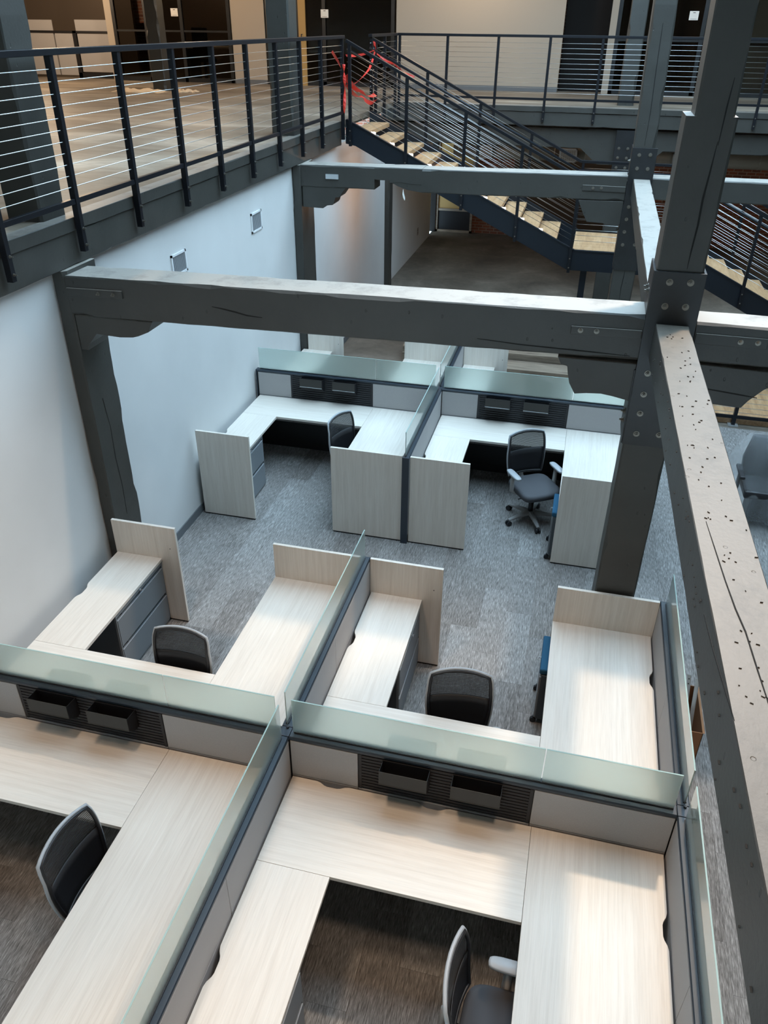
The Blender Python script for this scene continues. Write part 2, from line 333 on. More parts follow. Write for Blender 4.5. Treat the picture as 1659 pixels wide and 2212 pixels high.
# fascia boards of the balconies
fa = struct('trim_1', rough('y', -4.0, 9.72, (-.10, 3.335), (.035, 3.585), amp=.003, cham=.006, seed=3), TIMBER, 'lower grey timber of the left balcony edge')
struct('trim_2', rough('y', -4.0, 9.72, (-.10, 3.585), (.052, 3.682), amp=.002, cham=.004, seed=4), TIMBER, 'upper grey board along the left balcony edge')
struct('trim_3', rough('x', -.1, 13.5, (13.32, 3.36), (13.6, 3.59), amp=.003, cham=.006, seed=5), TIMBER, 'lower grey timber of the far balcony edge')
struct('trim_4', rough('x', -.1, 13.5, (13.30, 3.59), (13.6, 3.682), amp=.002, cham=.004, seed=6), TIMBER, 'upper grey board along the far balcony edge')
o = obj('timber_beam', rough('x', -.1, 13.5, (13.45, 2.98), (13.75, 3.33), amp=.004, seed=8), TIMBER); tag(o, 'dark grey timber beam under the far balcony edge', 'beam')

# ------------------------------------------------------------------ timber columns and beams
def bolts(parent, pts, n='y', sgn=-1, r=.022):
    for p in pts: obj('bolt', bolt_mb(p, n, r, sgn), BOLT, parent)
def crack_mb(pts, wd, up):
    """thin dark split lying in the surface"""
    m = MB(); n = len(pts); up = Vector(up)
    P = [Vector(p) for p in pts]; L = []; Rr = []
    for i, p in enumerate(P):
        d = (P[min(i+1, n-1)]-P[max(i-1, 0)]).normalized(); s = d.cross(up).normalized(); ww = wd*math.sin(PI*(i+.15)/(n-.7))**.6 if n > 2 else wd
        L.append(p+s*ww/2); Rr.append(p-s*ww/2)
    rings = [[L[i]-up*.004, L[i]+up*.0006, Rr[i]+up*.0006, Rr[i]-up*.004] for i in range(n)]
    return m.loft(rings)
SPLIT, t_, b_ = nmat('timber_split', (.010,.009,.008), .9)

def ribbon_(axis, pts, wds):
    return MB().loft([[(x-w/2, y-.001, z), (x+w/2, y-.001, z), (x+w/2, y+.001, z), (x-w/2, y+.001, z)] for (x, y, z), w in zip(pts, wds)])
# first frame
c1 = empty('timber_column', (4.57, 2.26, 0), 'dark grey timber column nearest the camera with bolted black plates', 'column')
obj('lower_shaft', rough('z', 0, 3.3, (4.412, 2.10), (4.722, 2.42), seed=11, amp=.004), TIMBER, c1)
obj('upper_shaft', rough('z', 3.3, 4.55, (4.418, 2.10), (4.708, 2.40), rise=0, seed=12, amp=.004), TIMBER, c1)
obj('upper_shaft', rough('z', 4.55, 8.4, (4.468, 2.10), (4.69, 2.40), seed=13, amp=.004, drift=-.05), TIMBER, c1)
p = obj('steel_plate', MB().box(4.405, 4.728, 2.084, 2.10, 2.42, 3.66), STEEL, c1, bevel=.002)
bolts(p, [(4.51, 2.084, 3.595), (4.638, 2.084, 3.60), (4.51, 2.084, 3.438), (4.638, 2.084, 3.443), (4.486, 2.084, 2.97), (4.487, 2.084, 2.815), (4.488, 2.084, 2.67), (4.49, 2.084, 2.512), (4.645, 2.084, 2.522), (4.645, 2.084, 2.67), (4.645, 2.084, 2.82)])
p = obj('side_plate', MB().box(4.396, 4.412, 2.10, 2.42, 2.42, 2.98).box(4.402, 4.418, 2.10, 2.42, 3.37, 3.66), STEEL, c1, bevel=.002)
bolts(p, [(4.396, 2.22, 2.62), (4.396, 2.22, 2.55), (4.402, 2.20, 3.50), (4.402, 2.30, 3.50)], 'x')
p = obj('side_plate', MB().box(4.722, 4.738, 2.10, 2.42, 2.42, 2.98).box(4.712, 4.728, 2.10, 2.42, 3.37, 3.66), STEEL, c1, bevel=.002)
obj('split', crack_mb([(4.60, 2.0985, 3.68), (4.603, 2.0985, 3.8), (4.61, 2.0985, 3.95), (4.607, 2.0985, 4.1), (4.615, 2.0985, 4.25), (4.622, 2.0985, 4.42)], .012, (0,-1,0)), SPLIT, c1)
obj('split', crack_mb([(4.628, 2.0985, 4.40), (4.632, 2.0985, 4.6), (4.64, 2.0985, 4.75)], .009, (0,-1,0)), SPLIT, c1)

b1 = empty('timber_beam', (2.2, 2.26, 3.0), 'dark grey timber beam crossing in front, from left wall to nearest column', 'beam')
obj('shaft', rough('x', .055, 4.405, (2.10, 2.985), (2.42, 3.30), rise=.062, seed=21, amp=.004, cham=.010, chip=.6), TIMBER, b1)
p = obj('let_in_strap', MB().prism([(3.935, 3.197), (4.40, 3.205), (4.40, 3.26), (3.935, 3.252)], 'y', 2.088, 2.11), TIMBER, b1, bevel=.003)
bolts(p, [(3.999, 2.088, 3.228), (4.106, 2.088, 3.231)], r=.018)
p = obj('let_in_strap', MB().prism([(.056, 3.150), (.54, 3.160), (.54, 3.220), (.056, 3.210)], 'y', 2.085, 2.11), TIMBER, b1, bevel=.003)
bolts(p, [(.337, 2.085, 3.186), (.466, 2.085, 3.19)], r=.014)
obj('split', crack_mb([(1.28, 2.097, 3.16), (1.36, 2.097, 3.15), (1.46, 2.097, 3.135), (1.56, 2.097, 3.115), (1.68, 2.097, 3.11)], .010, (0,-1,0)), SPLIT, b1)
obj('split', crack_mb([(3.3, 2.097, 3.10), (3.6, 2.097, 3.085), (4.0, 2.097, 3.08), (4.35, 2.097, 3.075)], .006, (0,-1,0)), SPLIT, b1)
o = obj('corbel', MB().prism([(.07, 2.99), (.07, 2.70), (.135, 2.70), (.16, 2.76), (.235, 2.845), (.44, 2.835), (.56, 2.845), (.61, 2.86), (.70, 2.90), (.75, 2.99)], 'y', 2.11, 2.41), TIMBER, bevel=.006)
tag(o, 'worn timber corbel under front beam at the left wall', 'corbel')
o = obj('corbel', MB().prism([(3.87, 3.02), (3.90, 2.965), (3.945, 2.955), (3.955, 2.90), (3.975, 2.83), (4.02, 2.755), (4.10, 2.768), (4.20, 2.775), (4.28, 2.765), (4.41, 2.74), (4.41, 3.02)], 'y', 2.11, 2.41), TIMBER, bevel=.006)
tag(o, 'broken edged timber corbel left of the nearest column', 'corbel')
b1r = empty('timber_beam', (6, 2.26, 3.0), 'dark timber beam leaving the nearest column toward the right edge', 'beam')
obj('shaft', rough('x', 4.735, 8.6, (2.10, 3.08), (2.38, 3.345), seed=23, amp=.006, cham=.016, chip=.8), TIMBER, b1r)
p = obj('let_in_strap', MB().box(4.74, 5.19, 2.088, 2.11, 3.205, 3.275), TIMBER, b1r, bevel=.003)
bolts(p, [(5.023, 2.088, 3.242), (5.129, 2.088, 3.246)], r=.018)
o = obj('corbel', MB().prism([(4.738, 3.062), (5.45, 3.045), (5.30, 2.96), (5.247, 2.918), (5.17, 2.83), (5.136, 2.775), (4.738, 2.79)], 'y', 2.11, 2.38), TIMBER, bevel=.006)
tag(o, 'dark timber corbel right of the nearest column with a long split', 'corbel')
obj('split', crack_mb([(4.76, 2.1095, 2.90), (4.95, 2.1095, 2.885), (5.12, 2.1095, 2.87), (5.22, 2.1095, 2.86)], .010, (0,-1,0)), SPLIT, o)
o = obj('timber_post', rough('z', 0, 3.33, (-.056, 2.098), (.067, 2.53), seed=31, amp=.005), TIMBER); tag(o, 'grey timber post half sunk in the left wall, nearest one', 'post')
ORG[o.name] = Vector((0,0,0))
obj('split', crack_mb([(.0685, 2.30, 1.0), (.0685, 2.31, 1.3), (.0685, 2.29, 1.6), (.0685, 2.30, 1.9), (.0685, 2.27, 2.2)], .012, (1,0,0)), SPLIT, o)

# beams running away from the camera
lb = empty('timber_beam', (4.6, -1, 3.0), 'long timber beam running to the bottom right corner, pocked pale top', 'beam')
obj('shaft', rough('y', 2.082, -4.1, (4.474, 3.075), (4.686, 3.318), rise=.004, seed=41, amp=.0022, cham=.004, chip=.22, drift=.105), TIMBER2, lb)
obj('split', crack_mb([(4.563, -.405, 3.322), (4.577, -.596, 3.322), (4.592, -.803, 3.322), (4.607, -.961, 3.322), (4.624, -1.08, 3.322), (4.635, -1.256, 3.322), (4.644, -1.385, 3.322), (4.655, -1.6, 3.322)], .0045, (0,0,1)), SPLIT, lb)
obj('split', crack_mb([(4.50, -1.02, 3.322), (4.512, -1.2, 3.322), (4.53, -1.4, 3.322), (4.54, -1.5, 3.322)], .003, (0,0,1)), SPLIT, lb)
dm = MB(); R_ = random.Random(5)
for k in range(150):            # adze nicks on the top face and left face
    yy = R_.uniform(-2.4, 1.9); dr = (2.082-yy)/6.18*.105; l = R_.uniform(.004, .013); wd = R_.uniform(.0008, .0022); a = R_.uniform(-1.1, .3)
    if R_.random() < .62:
        xx = R_.uniform(4.50, 4.67)+dr; q = [(xx, yy), (xx+l*math.cos(a), yy+l*math.sin(a)), (xx+l*math.cos(a)-wd*math.sin(a), yy+l*math.sin(a)+wd*math.cos(a)), (xx-wd*math.sin(a), yy+wd*math.cos(a))]
        dm.prism(q, 'z', 3.315, 3.3236)
    else:
        zz = R_.uniform(3.10, 3.29); xl = 4.474+dr; dm.box(xl-.0052, xl+.004, yy, yy+l*1.2, zz, zz+wd*2)
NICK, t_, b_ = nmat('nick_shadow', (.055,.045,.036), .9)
tag(obj('adze_nicks', dm, NICK, lb), kind='stuff')
o = obj('timber_beam', rough('y', 2.425, 7.66, (4.450, 3.11), (4.650, 3.33), rise=.03, seed=43, amp=.003, cham=.006, drift=-.015), TIMBER)
tag(o, 'timber beam running between the two freestanding columns', 'beam')

# second frame
c2 = empty('timber_column', (4.5, 7.84, 0), 'blue grey timber column in the middle distance with bolted plates', 'column')
obj('lower_shaft', rough('z', 0, 3.3, (4.372, 7.68), (4.655, 7.99), seed=51, amp=.004), TIMBER, c2)
obj('upper_shaft', rough('z', 3.3, 8.4, (4.385, 7.68), (4.645, 7.98), seed=52, amp=.007, cham=.018, chip=.8, drift=-.115), TIMBER, c2)
p = obj('steel_plate', MB().box(4.366, 4.664, 7.664, 7.68, 2.24, 3.715), STEEL, c2, bevel=.002)
bolts(p, [(4.457, 7.664, 3.635), (4.587, 7.664, 3.641), (4.456, 7.664, 3.483), (4.583, 7.664, 3.483), (4.432, 7.664, 3.03), (4.43, 7.664, 2.88), (4.43, 7.664, 2.725), (4.434, 7.664, 2.563), (4.584, 7.664, 2.573), (4.584, 7.664, 2.725)])
p = obj('side_plate', MB().box(4.356, 4.372, 7.68, 7.99, 2.24, 3.05).box(4.366, 4.38, 7.68, 7.99, 3.42, 3.715), STEEL, c2, bevel=.002)
bolts(p, [(4.356, 7.80, 2.80), (4.356, 7.80, 2.72), (4.366, 7.8, 3.55)], 'x')
obj('split', crack_mb([(4.51, 7.6785, 1.85), (4.505, 7.6785, 2.0), (4.515, 7.6785, 2.15), (4.52, 7.6785, 2.24)], .011, (0,-1,0)), SPLIT, c2)
obj('split', crack_mb([(4.50, 7.6785, 3.74), (4.505, 7.6785, 4.1), (4.49, 7.6785, 4.5), (4.48, 7.6785, 4.9), (4.47, 7.6785, 5.3)], .009, (0,-1,0)), SPLIT, c2)
b2 = empty('timber_beam', (2.2, 7.84, 3.0), 'blue grey timber beam in front of the stair, notched underneath', 'beam')
m = rough('x', .055, 1.10, (7.68, 3.055), (8.00, 3.335), rise=.013, seed=61, amp=.004)
rough2 = rough('x', 1.10, 1.31, (7.68, 3.185), (8.00, 3.348), rise=.004, seed=62, amp=.004); m.add(rough2.v, rough2.f)
rough2 = rough('x', 1.31, 1.75, (7.68, 3.15), (8.00, 3.352), rise=.004, seed=64, amp=.004); m.add(rough2.v, rough2.f)
m.prism([(1.31, 3.18), (1.42, 3.125), (1.55, 3.085), (1.76, 3.06), (1.76, 3.2)], 'y', 7.685, 7.995)
rough2 = rough('x', 1.75, 4.362, (7.68, 3.058), (8.00, 3.352), rise=.036, seed=63, amp=.004, chip=.6); m.add(rough2.v, rough2.f)
obj('shaft', m, TIMBER, b2)
p = obj('let_in_strap', MB().box(3.83, 4.36, 7.668, 7.69, 3.195, 3.262), TIMBER, b2, bevel=.003)
bolts(p, [(3.962, 7.668, 3.23), (4.064, 7.668, 3.236)], r=.018)
p = obj('metal_clip', MB().box(.42, .60, 7.655, 7.68, 3.175, 3.235), ALU, b2, bevel=.003)
o = obj('corbel', MB().prism([(.07, 3.06), (.07, 2.79), (.36, 2.785), (.385, 2.80), (.42, 2.825), (.50, 2.835), (.52, 2.86), (.545, 2.935), (.60, 2.94), (.69, 3.06)], 'y', 7.69, 7.99), TIMBER, bevel=.005)
tag(o, 'stepped timber corbel under the middle distance beam, left wall', 'corbel')
o = obj('corbel', MB().prism([(3.80, 3.075), (3.86, 2.95), (3.94, 2.815), (4.36, 2.80), (4.36, 3.085)], 'y', 7.69, 7.99), TIMBER, bevel=.005)
tag(o, 'blue grey timber corbel left of the middle distance column', 'corbel')
o = obj('paper_scrap', ribbon_('x', [(1.500, 7.675, 3.09), (1.503, 7.672, 3.03), (1.515, 7.670, 2.99), (1.525, 7.668, 2.955)], [.004, .022, .026, .006]), None or NOTICE); tag(o, 'pale torn scrap hanging under the middle distance beam', 'scrap')
o = obj('timber_beam', rough('x', 4.662, 9.5, (7.68, 3.125), (8.00, 3.375), rise=.03, seed=65, amp=.004), TIMBER); tag(o, 'blue grey timber beam right of the middle distance column', 'beam')
o = obj('timber_post', rough('z', 0, 3.33, (-.056, 7.65), (.060, 8.20), seed=71, amp=.004), TIMBER); tag(o, 'blue grey timber post in the left wall before the stair', 'post')
o = obj('timber_post', rough('z', 0, 3.33, (-.20, 13.01), (.03, 13.30), seed=72, amp=.004), TIMBER); tag(o, 'dark timber post in the left wall beyond the stair', 'post')
# third frame (under and above the far balcony)
c3 = empty('timber_column', (4.42, 13.6, 0), 'shadowed timber column under the far balcony with black plate', 'column')
obj('shaft', rough('z', 0, 2.98, (4.27, 13.42), (4.57, 13.72), seed=73, amp=.004), TIMBER, c3)
p = obj('steel_plate', MB().box(4.26, 4.58, 13.29, 13.305, 2.40, 3.33).box(4.26, 4.58, 13.305, 13.42, 2.40, 3.33), STEEL, c3)
bolts(p, [(4.34, 13.29, 3.03), (4.50, 13.29, 3.03), (4.34, 13.29, 2.87), (4.50, 13.29, 2.87), (4.34, 13.29, 2.70), (4.50, 13.29, 2.70)], r=.026)
o = obj('corbel', MB().prism([(3.62, 3.0), (3.98, 2.72), (4.26, 2.72), (4.26, 3.0)], 'y', 13.45, 13.72), TIMBER); tag(o, 'dark corbel left of the column under the far balcony', 'corbel')
o = obj('corbel', MB().prism([(4.58, 3.0), (4.58, 2.72), (4.85, 2.72), (5.15, 3.0)], 'y', 13.45, 13.72), TIMBER); tag(o, 'dark corbel right of the column under the far balcony', 'corbel')
def upper_col(x0, x1, y0, y1, label, top=8.4, seed=1):
    return tag(obj('timber_column', rough('z', FL, top, (x0, y0), (x1, y1), seed=seed, amp=.006, cham=.018), TIMBER), label, 'column')
upper_col(-.37, -.065, 2.14, 2.46, 'large loft column behind the left railing near the frame edge', 6.9, 81)
upper_col(-.33, -.02, 7.70, 8.02, 'blue loft column behind the left railing near the stair', 6.9, 82)
upper_col(-5.47, -5.17, 14.1, 14.4, 'loft column standing over the beige drop cloth', 6.9, 83)
upper_col(4.20, 4.50, 14.0, 14.3, 'blue loft column behind the far railing', 8.4, 84)

# ------------------------------------------------------------------ railings
ZC = [4.69-.0787*k for k in range(11)]
def hrail(name, label, axis, a0, a1, k, posts, base_out, sgn, cables=True):
    """level cable railing bolted on a fascia; k = fixed coordinate of the outer face of the posts"""
    mid = (a0+a1)/2; root = empty(name, (k, mid, FL) if axis == 'y' else (mid, k, FL), label, 'railing')
    def B(u0, u1, v0, v1, z0, z1):      # u across, v along
        return MB().box(u0, u1, v0, v1, z0, z1) if axis == 'y' else MB().box(v0, v1, u0, u1, z0, z1)
    lo, hi = sorted((k, k-sgn*.05))
    obj('top_rail', B(lo-.008, hi+.008, a0, a1, 4.775, 4.818), RAIL, root, bevel=.004)
    for p in posts:
        po = obj('post', B(lo, hi, p-.0225, p+.0225, 3.425, 4.775), RAIL, root, bevel=.002)
        for zz in (3.475, 3.60):
            q = (k, p, zz) if axis == 'y' else (p, k, zz)
            obj('bolt', bolt_mb(q, 'x' if axis == 'y' else 'y', .011, sgn), BOLT, po)
    for i in range(len(posts)-1):
        obj('bottom_rail', B(lo+.008, hi-.008, posts[i]+.0225, posts[i+1]-.0225, 3.783, 3.822), RAIL, root, bevel=.002)
    u = (lo+hi)/2
    for z in ZC:
        pts = [(u, a0, z), (u, a1, z)] if axis == 'y' else [(a0, u, z), (a1, u, z)]
        obj('cable', MB().tube(pts, .0032, 6), CABLE, root, smooth=True)
    return root
hrail('cable_railing', 'long black cable railing along the left balcony', 'y', -.6, 9.72, .110, [-.42, .49, 1.47, 2.385, 3.295, 4.24, 5.10, 5.975, 6.885, 7.75, 8.62, 9.66], .06, 1)
hrail('cable_railing', 'black cable railing across the far balcony above the stair', 'x', .05, 9.2, 13.26, [.13, 1.03, 1.96, 2.885, 3.80, 4.72, 5.65, 6.58, 7.5, 8.4], .06, -1)
hrail('cable_railing', 'short black cable railing on the left balcony past the stair top', 'y', 11.3, 13.2, .110, [11.38, 12.3, 13.15], .06, 1)

# ------------------------------------------------------------------ stair
st = empty('staircase', (2, 10.5, 1.6), 'black steel stair with oak treads, descending to a landing', 'staircase')
X0, NR = .13, 12; RISE = (FL-1.95)/NR; RUN = (3.80-X0)/NR
def stringer(y0, y1):
    m = MB()
    m.prism([(.10, 3.70), (.10, 3.36), (.26, 3.33), (3.74, 1.66), (3.82, 1.66), (3.82, 1.965)], 'y', y0, y1)
    m.prism([(3.82, 1.66), (5.62, 1.66), (5.62, 1.965), (3.82, 1.965)], 'y', y0, y1)
    m.prism([(5.62, 1.965), (5.62, 1.64), (8.7, .12), (9.0, 0), (9.75, 0)], 'y', y0, y1)
    # narrow top flange catching the light
    return m
obj('stringer', stringer(9.74, 9.775), STRING, st); obj('stringer', stringer(11.20, 11.235), STRING, st)
for ya in (9.725, 11.20):
    for a, b in (((.12, ya+.03, 3.703), (3.82, ya+.03, 1.968)), ((3.82, ya+.03, 1.968), (5.62, ya+.03, 1.968)), ((5.62, ya+.03, 1.968), (9.70, ya+.03, .02))):
        obj('flange', MB().bar(a, b, .06, .014), STRING, st)
for i in range(NR-1):
    z = FL-RISE*(i+1); x = X0+RUN*i
    xn = x+RUN+.02
    obj('tread', MB().box(x, xn, 9.80, 11.19, z-.065, z), OAK, st, bevel=.004)
    if i < 10:
        lt = obj('step_light', MB().box(xn, xn+.012, 9.86, 9.99, z-.075, z-.012), ALU, st)
        obj('lens', MB().box(xn+.012, xn+.07, 9.865, 9.985, z-.07, z-.02), STEPGLOW, lt, bevel=.012)
for k in range(8):
    y0 = 9.78+k*.1775; obj('landing_board', MB().box(3.785, 5.62, y0, y0+.1745, 1.905, 1.95), OAK, st)
for i in range(13):
    z = 1.95-.15*(i+1); x = 5.60+.318*i
    if z < .02: break
    obj('tread', MB().box(x, x+.345, 9.80, 11.19, z-.065, z), OAK, st, bevel=.004)
obj('landing_post', MB().box(3.95, 4.05, 9.85, 9.95, 0, 1.66), STRING, st); obj('landing_post', MB().box(5.4, 5.5, 11.0, 11.1, 0, 1.66), STRING, st)
def srail(y, yo, label, inner):
    root = empty('stair_railing', (2, y, 3), label, 'railing')
    sl = (3.05-4.775)/(3.72-.09); tz = lambda x: 4.775+sl*(x-.09) if x <= 3.72 else (3.05 if x <= 5.6 else 3.05-.475*(x-5.6))
    for a, b in ((.14, 3.72), (3.72, 5.6), (5.6, 8.6)): obj('top_rail', MB().bar((a, y, tz(a)), (b, y, tz(b)), .062, .042), RAIL, root, bevel=.003)
    bz = lambda x: 3.66-.476*(x-.13) if x <= 3.8 else (1.95 if x <= 5.62 else 1.95-.478*(x-5.62))
    for px_ in (.19, 1.075, 1.985, 2.87, 3.76, 4.68, 5.6, 6.40, 7.3, 8.2):
        po = obj('post', MB().box(px_-.0225, px_+.0225, y-.025, y+.025, max(bz(px_)-.30, .02), tz(px_)-.02), RAIL, root, bevel=.002)
        if yo: obj('bolt', bolt_mb((px_, y-.025, bz(px_)-.22), 'y', .011), BOLT, po); obj('bolt', bolt_mb((px_, y-.025, bz(px_)-.08), 'y', .011), BOLT, po)
    for k in range(11):
        f = .082*(k+1)
        for a, b in ((.15, 3.74), (3.78, 5.59), (5.61, 8.5)):
            za, zb = tz(a)-f-.02, tz(b)-f-.02
            if a == 3.78: za = zb = 3.05-f-.02
            obj('cable', MB().tube([(a, y, za), (b, y, zb)], .0032, 6), CABLE, root, smooth=True)
    for a, b in ((.12, 3.70), (3.70, 5.55), (5.55, 8.5)): obj('handrail', MB().tube([(a, inner, tz(a)-.13), (b, inner, tz(b)-.13)], .020, 10), STRING, root, smooth=True)
    return root
srail(9.70, True, 'near sloping cable railing of the stair', 9.84)
srail(11.27, False, 'far sloping cable railing of the stair', 11.14)
# red barrier tape tied across the stair head
def ribbon(name, pts, wd, tw, label=None, parent=None):
    P = [Vector(p) for p in pts]; n = len(P); rings = []
    for i, p in enumerate(P):
        d = (P[min(i+1, n-1)]-P[max(i-1, 0)]).normalized(); a = d.cross(Vector((.3,-1,.25))).normalized(); b = d.cross(a); an = tw*i; s = (a*math.cos(an)+b*math.sin(an)).normalized()*wd/2; nn = d.cross(s).normalized()*.0008
        rings.append([p-s-nn, p+s-nn, p+s+nn, p-s+nn])
    return MB().loft(rings)
def interp(pts, n, sag=0):
    out = []
    for i in range(len(pts)-1):
        a, b = Vector(pts[i]), Vector(pts[i+1])
        for k in range(n): t = k/n; out.append(a.lerp(b, t)-Vector((0,0,sag*4*t*(1-t))))
    return out+[Vector(pts[-1])]
tp = empty('barrier_tape', (.2, 10, 4.2), 'red barrier tape knotted around the railing posts at the stair top', 'tape')
obj('strand', ribbon('', interp([(.13, 9.02, 4.63), (.13, 9.30, 4.50), (.13, 9.42, 4.42)], 4), .035, .2), TAPE, tp)
obj('strand', ribbon('', interp([(.125, 9.62, 4.45), (.135, 9.60, 4.30), (.13, 9.64, 4.12), (.125, 9.60, 3.80)], 5), .045, .5), TAPE, tp)
obj('strand', ribbon('', interp([(.15, 9.66, 4.56), (.20, 11.2, 4.60), (.30, 10.4, 4.35), (.18, 9.70, 4.15)], 6, .03), .035, .3), TAPE, tp)
obj('strand', ribbon('', interp([(.14, 9.67, 4.30), (.20, 10.3, 4.05), (.20, 11.2, 3.95)], 6, .05), .075, .25), TAPE, tp)
obj('strand', ribbon('', interp([(.15, 9.68, 4.18), (.22, 10.3, 3.98), (.21, 11.22, 3.86)], 6, .06), .06, .4), TAPE, tp)
obj('strand', ribbon('', interp([(.17, 11.24, 4.72), (.20, 11.26, 4.55), (.50, 11.27, 4.40), (.85, 11.27, 4.22)], 5, .02), .035, .4), TAPE, tp)

# ================================================================== WORKSTATIONS
DZ, PZ, GZ = .737, 1.088, 1.375
def notch_edge(L, spots, depth=.028, half=.11):
    """points along an edge 0..L with wavy cable cut-outs -> list of (t, d)"""
    out = [(0, 0)]
    for s in spots:
        for q, d in ((-1, 0), (-.75, .25), (-.5, .8), (-.3, 1), (.3, 1), (.5, .8), (.75, .25), (1, 0)): out.append((s+q*half, d*depth))
    out.append((L, 0)); return out
def desk(x0, yb, s, vg, vb, label, left_n=(), bridge_n=(), main_n=(), W=2.389, M0=1.586, RW=.465, GL=.638, leftoff=0.0):
    root = empty('desk', (x0+1.2, yb+s*1.0, 0), label, 'desk', 'u-shaped office desks')
    Y = lambda v: yb+s*v
    g = .010
    # return top (left), grain along y
    e = notch_edge(vg-vb-.002, left_n); poly = [(x0+g+d, Y(vb+.002+t)) for t, d in e]+[(x0+RW, Y(vg)), (x0+RW, Y(vb+.002))]
    obj('worktop', MB().prism(poly, 'z', DZ-.029, DZ), LAM['y'], root, bevel=.0015)
    e = notch_edge(M0-.002-g, bridge_n); poly = [(x0+g+t, Y(g+d)) for t, d in e]+[(x0+M0-.002, Y(vb)), (x0+g, Y(vb))]
    obj('worktop', MB().prism(poly, 'z', DZ-.029, DZ), LAM['x'], root, bevel=.0015)
    e = notch_edge(vg-g, main_n); poly = [(x0+W-g-d, Y(g+t)) for t, d in e]+[(x0+M0, Y(vg)), (x0+M0, Y(g))]
    obj('worktop', MB().prism(poly, 'z', DZ-.029, DZ), LAM['y'], root, bevel=.0015)
    ya, yc = sorted((Y(vg+.001), Y(vg+.030)))
    for a, b in ((x0+leftoff, x0+GL), (x0+M0, x0+W)):
        p = obj('end_panel', bx(a, b, ya, yc, .018, PZ), LAM['z'], root, bevel=.0015)
        obj('foot_strip', bx(a+.005, b-.005, ya+.004, yc-.004, .004, .018), BLACK, p)
        for q in (a+.05, b-.05): obj('levelling_foot', MB().tube([(q, (ya+yc)/2, 0), (q, (ya+yc)/2, .006)], .014, 10), BLACK, p)
        if a < x0+.1:
            yy = Y(vg); obj('screw_hole', MB().tube([(x0+.565, yy+.0004*s, .86), (x0+.565, yy-.0012*s, .86)], .005, 8), BLACK, p)
    return root
def tile(m_root, name, axis, a, b, face, sg, z0, z1, mat, th=.012):
    lo, hi = sorted((face, face-sg*th))
    mb = MB().box(a, b, lo, hi, z0, z1) if axis == 'x' else MB().box(lo, hi, a, b, z0, z1)
    return obj(name, mb, mat, m_root, bevel=.002)
def slat_panel(root, a, b, face, sg):
    lo, hi = sorted((face-sg*.014, face-sg*.026)); t = obj('slat_tile', bx(a, b, lo, hi, .742, 1.058), BLACK, root)
    for q in (a, b-.020):
        l2, h2 = sorted((face, face-sg*.02)); obj('frame_stile', bx(q, q+.020, l2, h2, .742, 1.058), SLAT, t)
    for k in range(11):
        z = .752+k*.0278; y0, y1, y2 = face, face-sg*.016, face-sg*.016
        poly = [(face-sg*.002, z), (face, z+.004), (face, z+.0175), (face-sg*.003, z+.020), (face-sg*.016, z+.022), (face-sg*.016, z)]
        obj('slat', MB().prism(poly, 'x', a+.021, b-.021), SLAT, t)
def glass(root, axis, a, b, c, z0=1.070, z1=GZ, th=.008):
    mb = MB().box(a, b, c-th/2, c+th/2, z0, z1) if axis == 'x' else MB().box(c-th/2, c+th/2, a, b, z0, z1)
    o = obj('glass_screen', mb, GLASS, root, bevel=.0008, seg=1)
    e = MB().box(a, b, c-th/2-.0002, c+th/2+.0002, z1-.0005, z1+.0012) if axis == 'x' else MB().box(c-th/2-.0002, c+th/2+.0002, a, b, z1-.0005, z1+.0012)
    obj('polished_edge', e, GEDGE, o)
def spine(x0, x1, y0, y1, mods, label, cut=1.60, slat=(1, 0), gx0=None):
    """partition along x between faces y0<y1; mods = left inner x of each module"""
    root = empty('partition', ((x0+x1)/2, (y0+y1)/2, 0), label, 'partition', None)
    obj('core', bx(x0, x1, y0+.013, y1-.013, .0, 1.056), BLACK, root)
    obj('top_cap', MB().prism([(y0+.002, 1.060), (y0, 1.066), (y0, 1.080), (y0+.006, PZ), (y1-.006, PZ), (y1, 1.080), (y1, 1.066), (y1-.002, 1.060)], 'x', x0, x1), CAP, root, bevel=.001)
    for m in mods:
        for side, face, sg in ((0, y0, -1), (1, y1, 1)):
            f = face
            if slat[side]: 
                slat_panel(root, m+.461, m+1.565, f, sg)
            segs = [(m+.003, m+.455), (m+1.571, m+2.386)]+([] if slat[side] else [(m+.459, m+1.567)])
            for a, b in segs: tile(root, 'fabric_tile', 'x', a, b, f, sg, .742, 1.056, FAB)
            for a, b in ((m+.003, m+.455), (m+.459, m+1.567), (m+1.571, m+2.386)): tile(root, 'fabric_tile', 'x', a, b, f, sg, .38, .736, FAB)
        yc = (y0+y1)/2+.006
        obj('glass_gasket', bx(m+.02, m+2.37, yc-.010, yc+.010, PZ-.002, PZ+.008), BLACK, root)
        glass(root, 'x', m+(.012), m+cut-.003, yc); glass(root, 'x', m+cut+.003, m+2.372, yc)
    obj('base_trim', bx(x0, x1, y0+.006, y1-.006, .0, .10), BLACK, root)
    return root
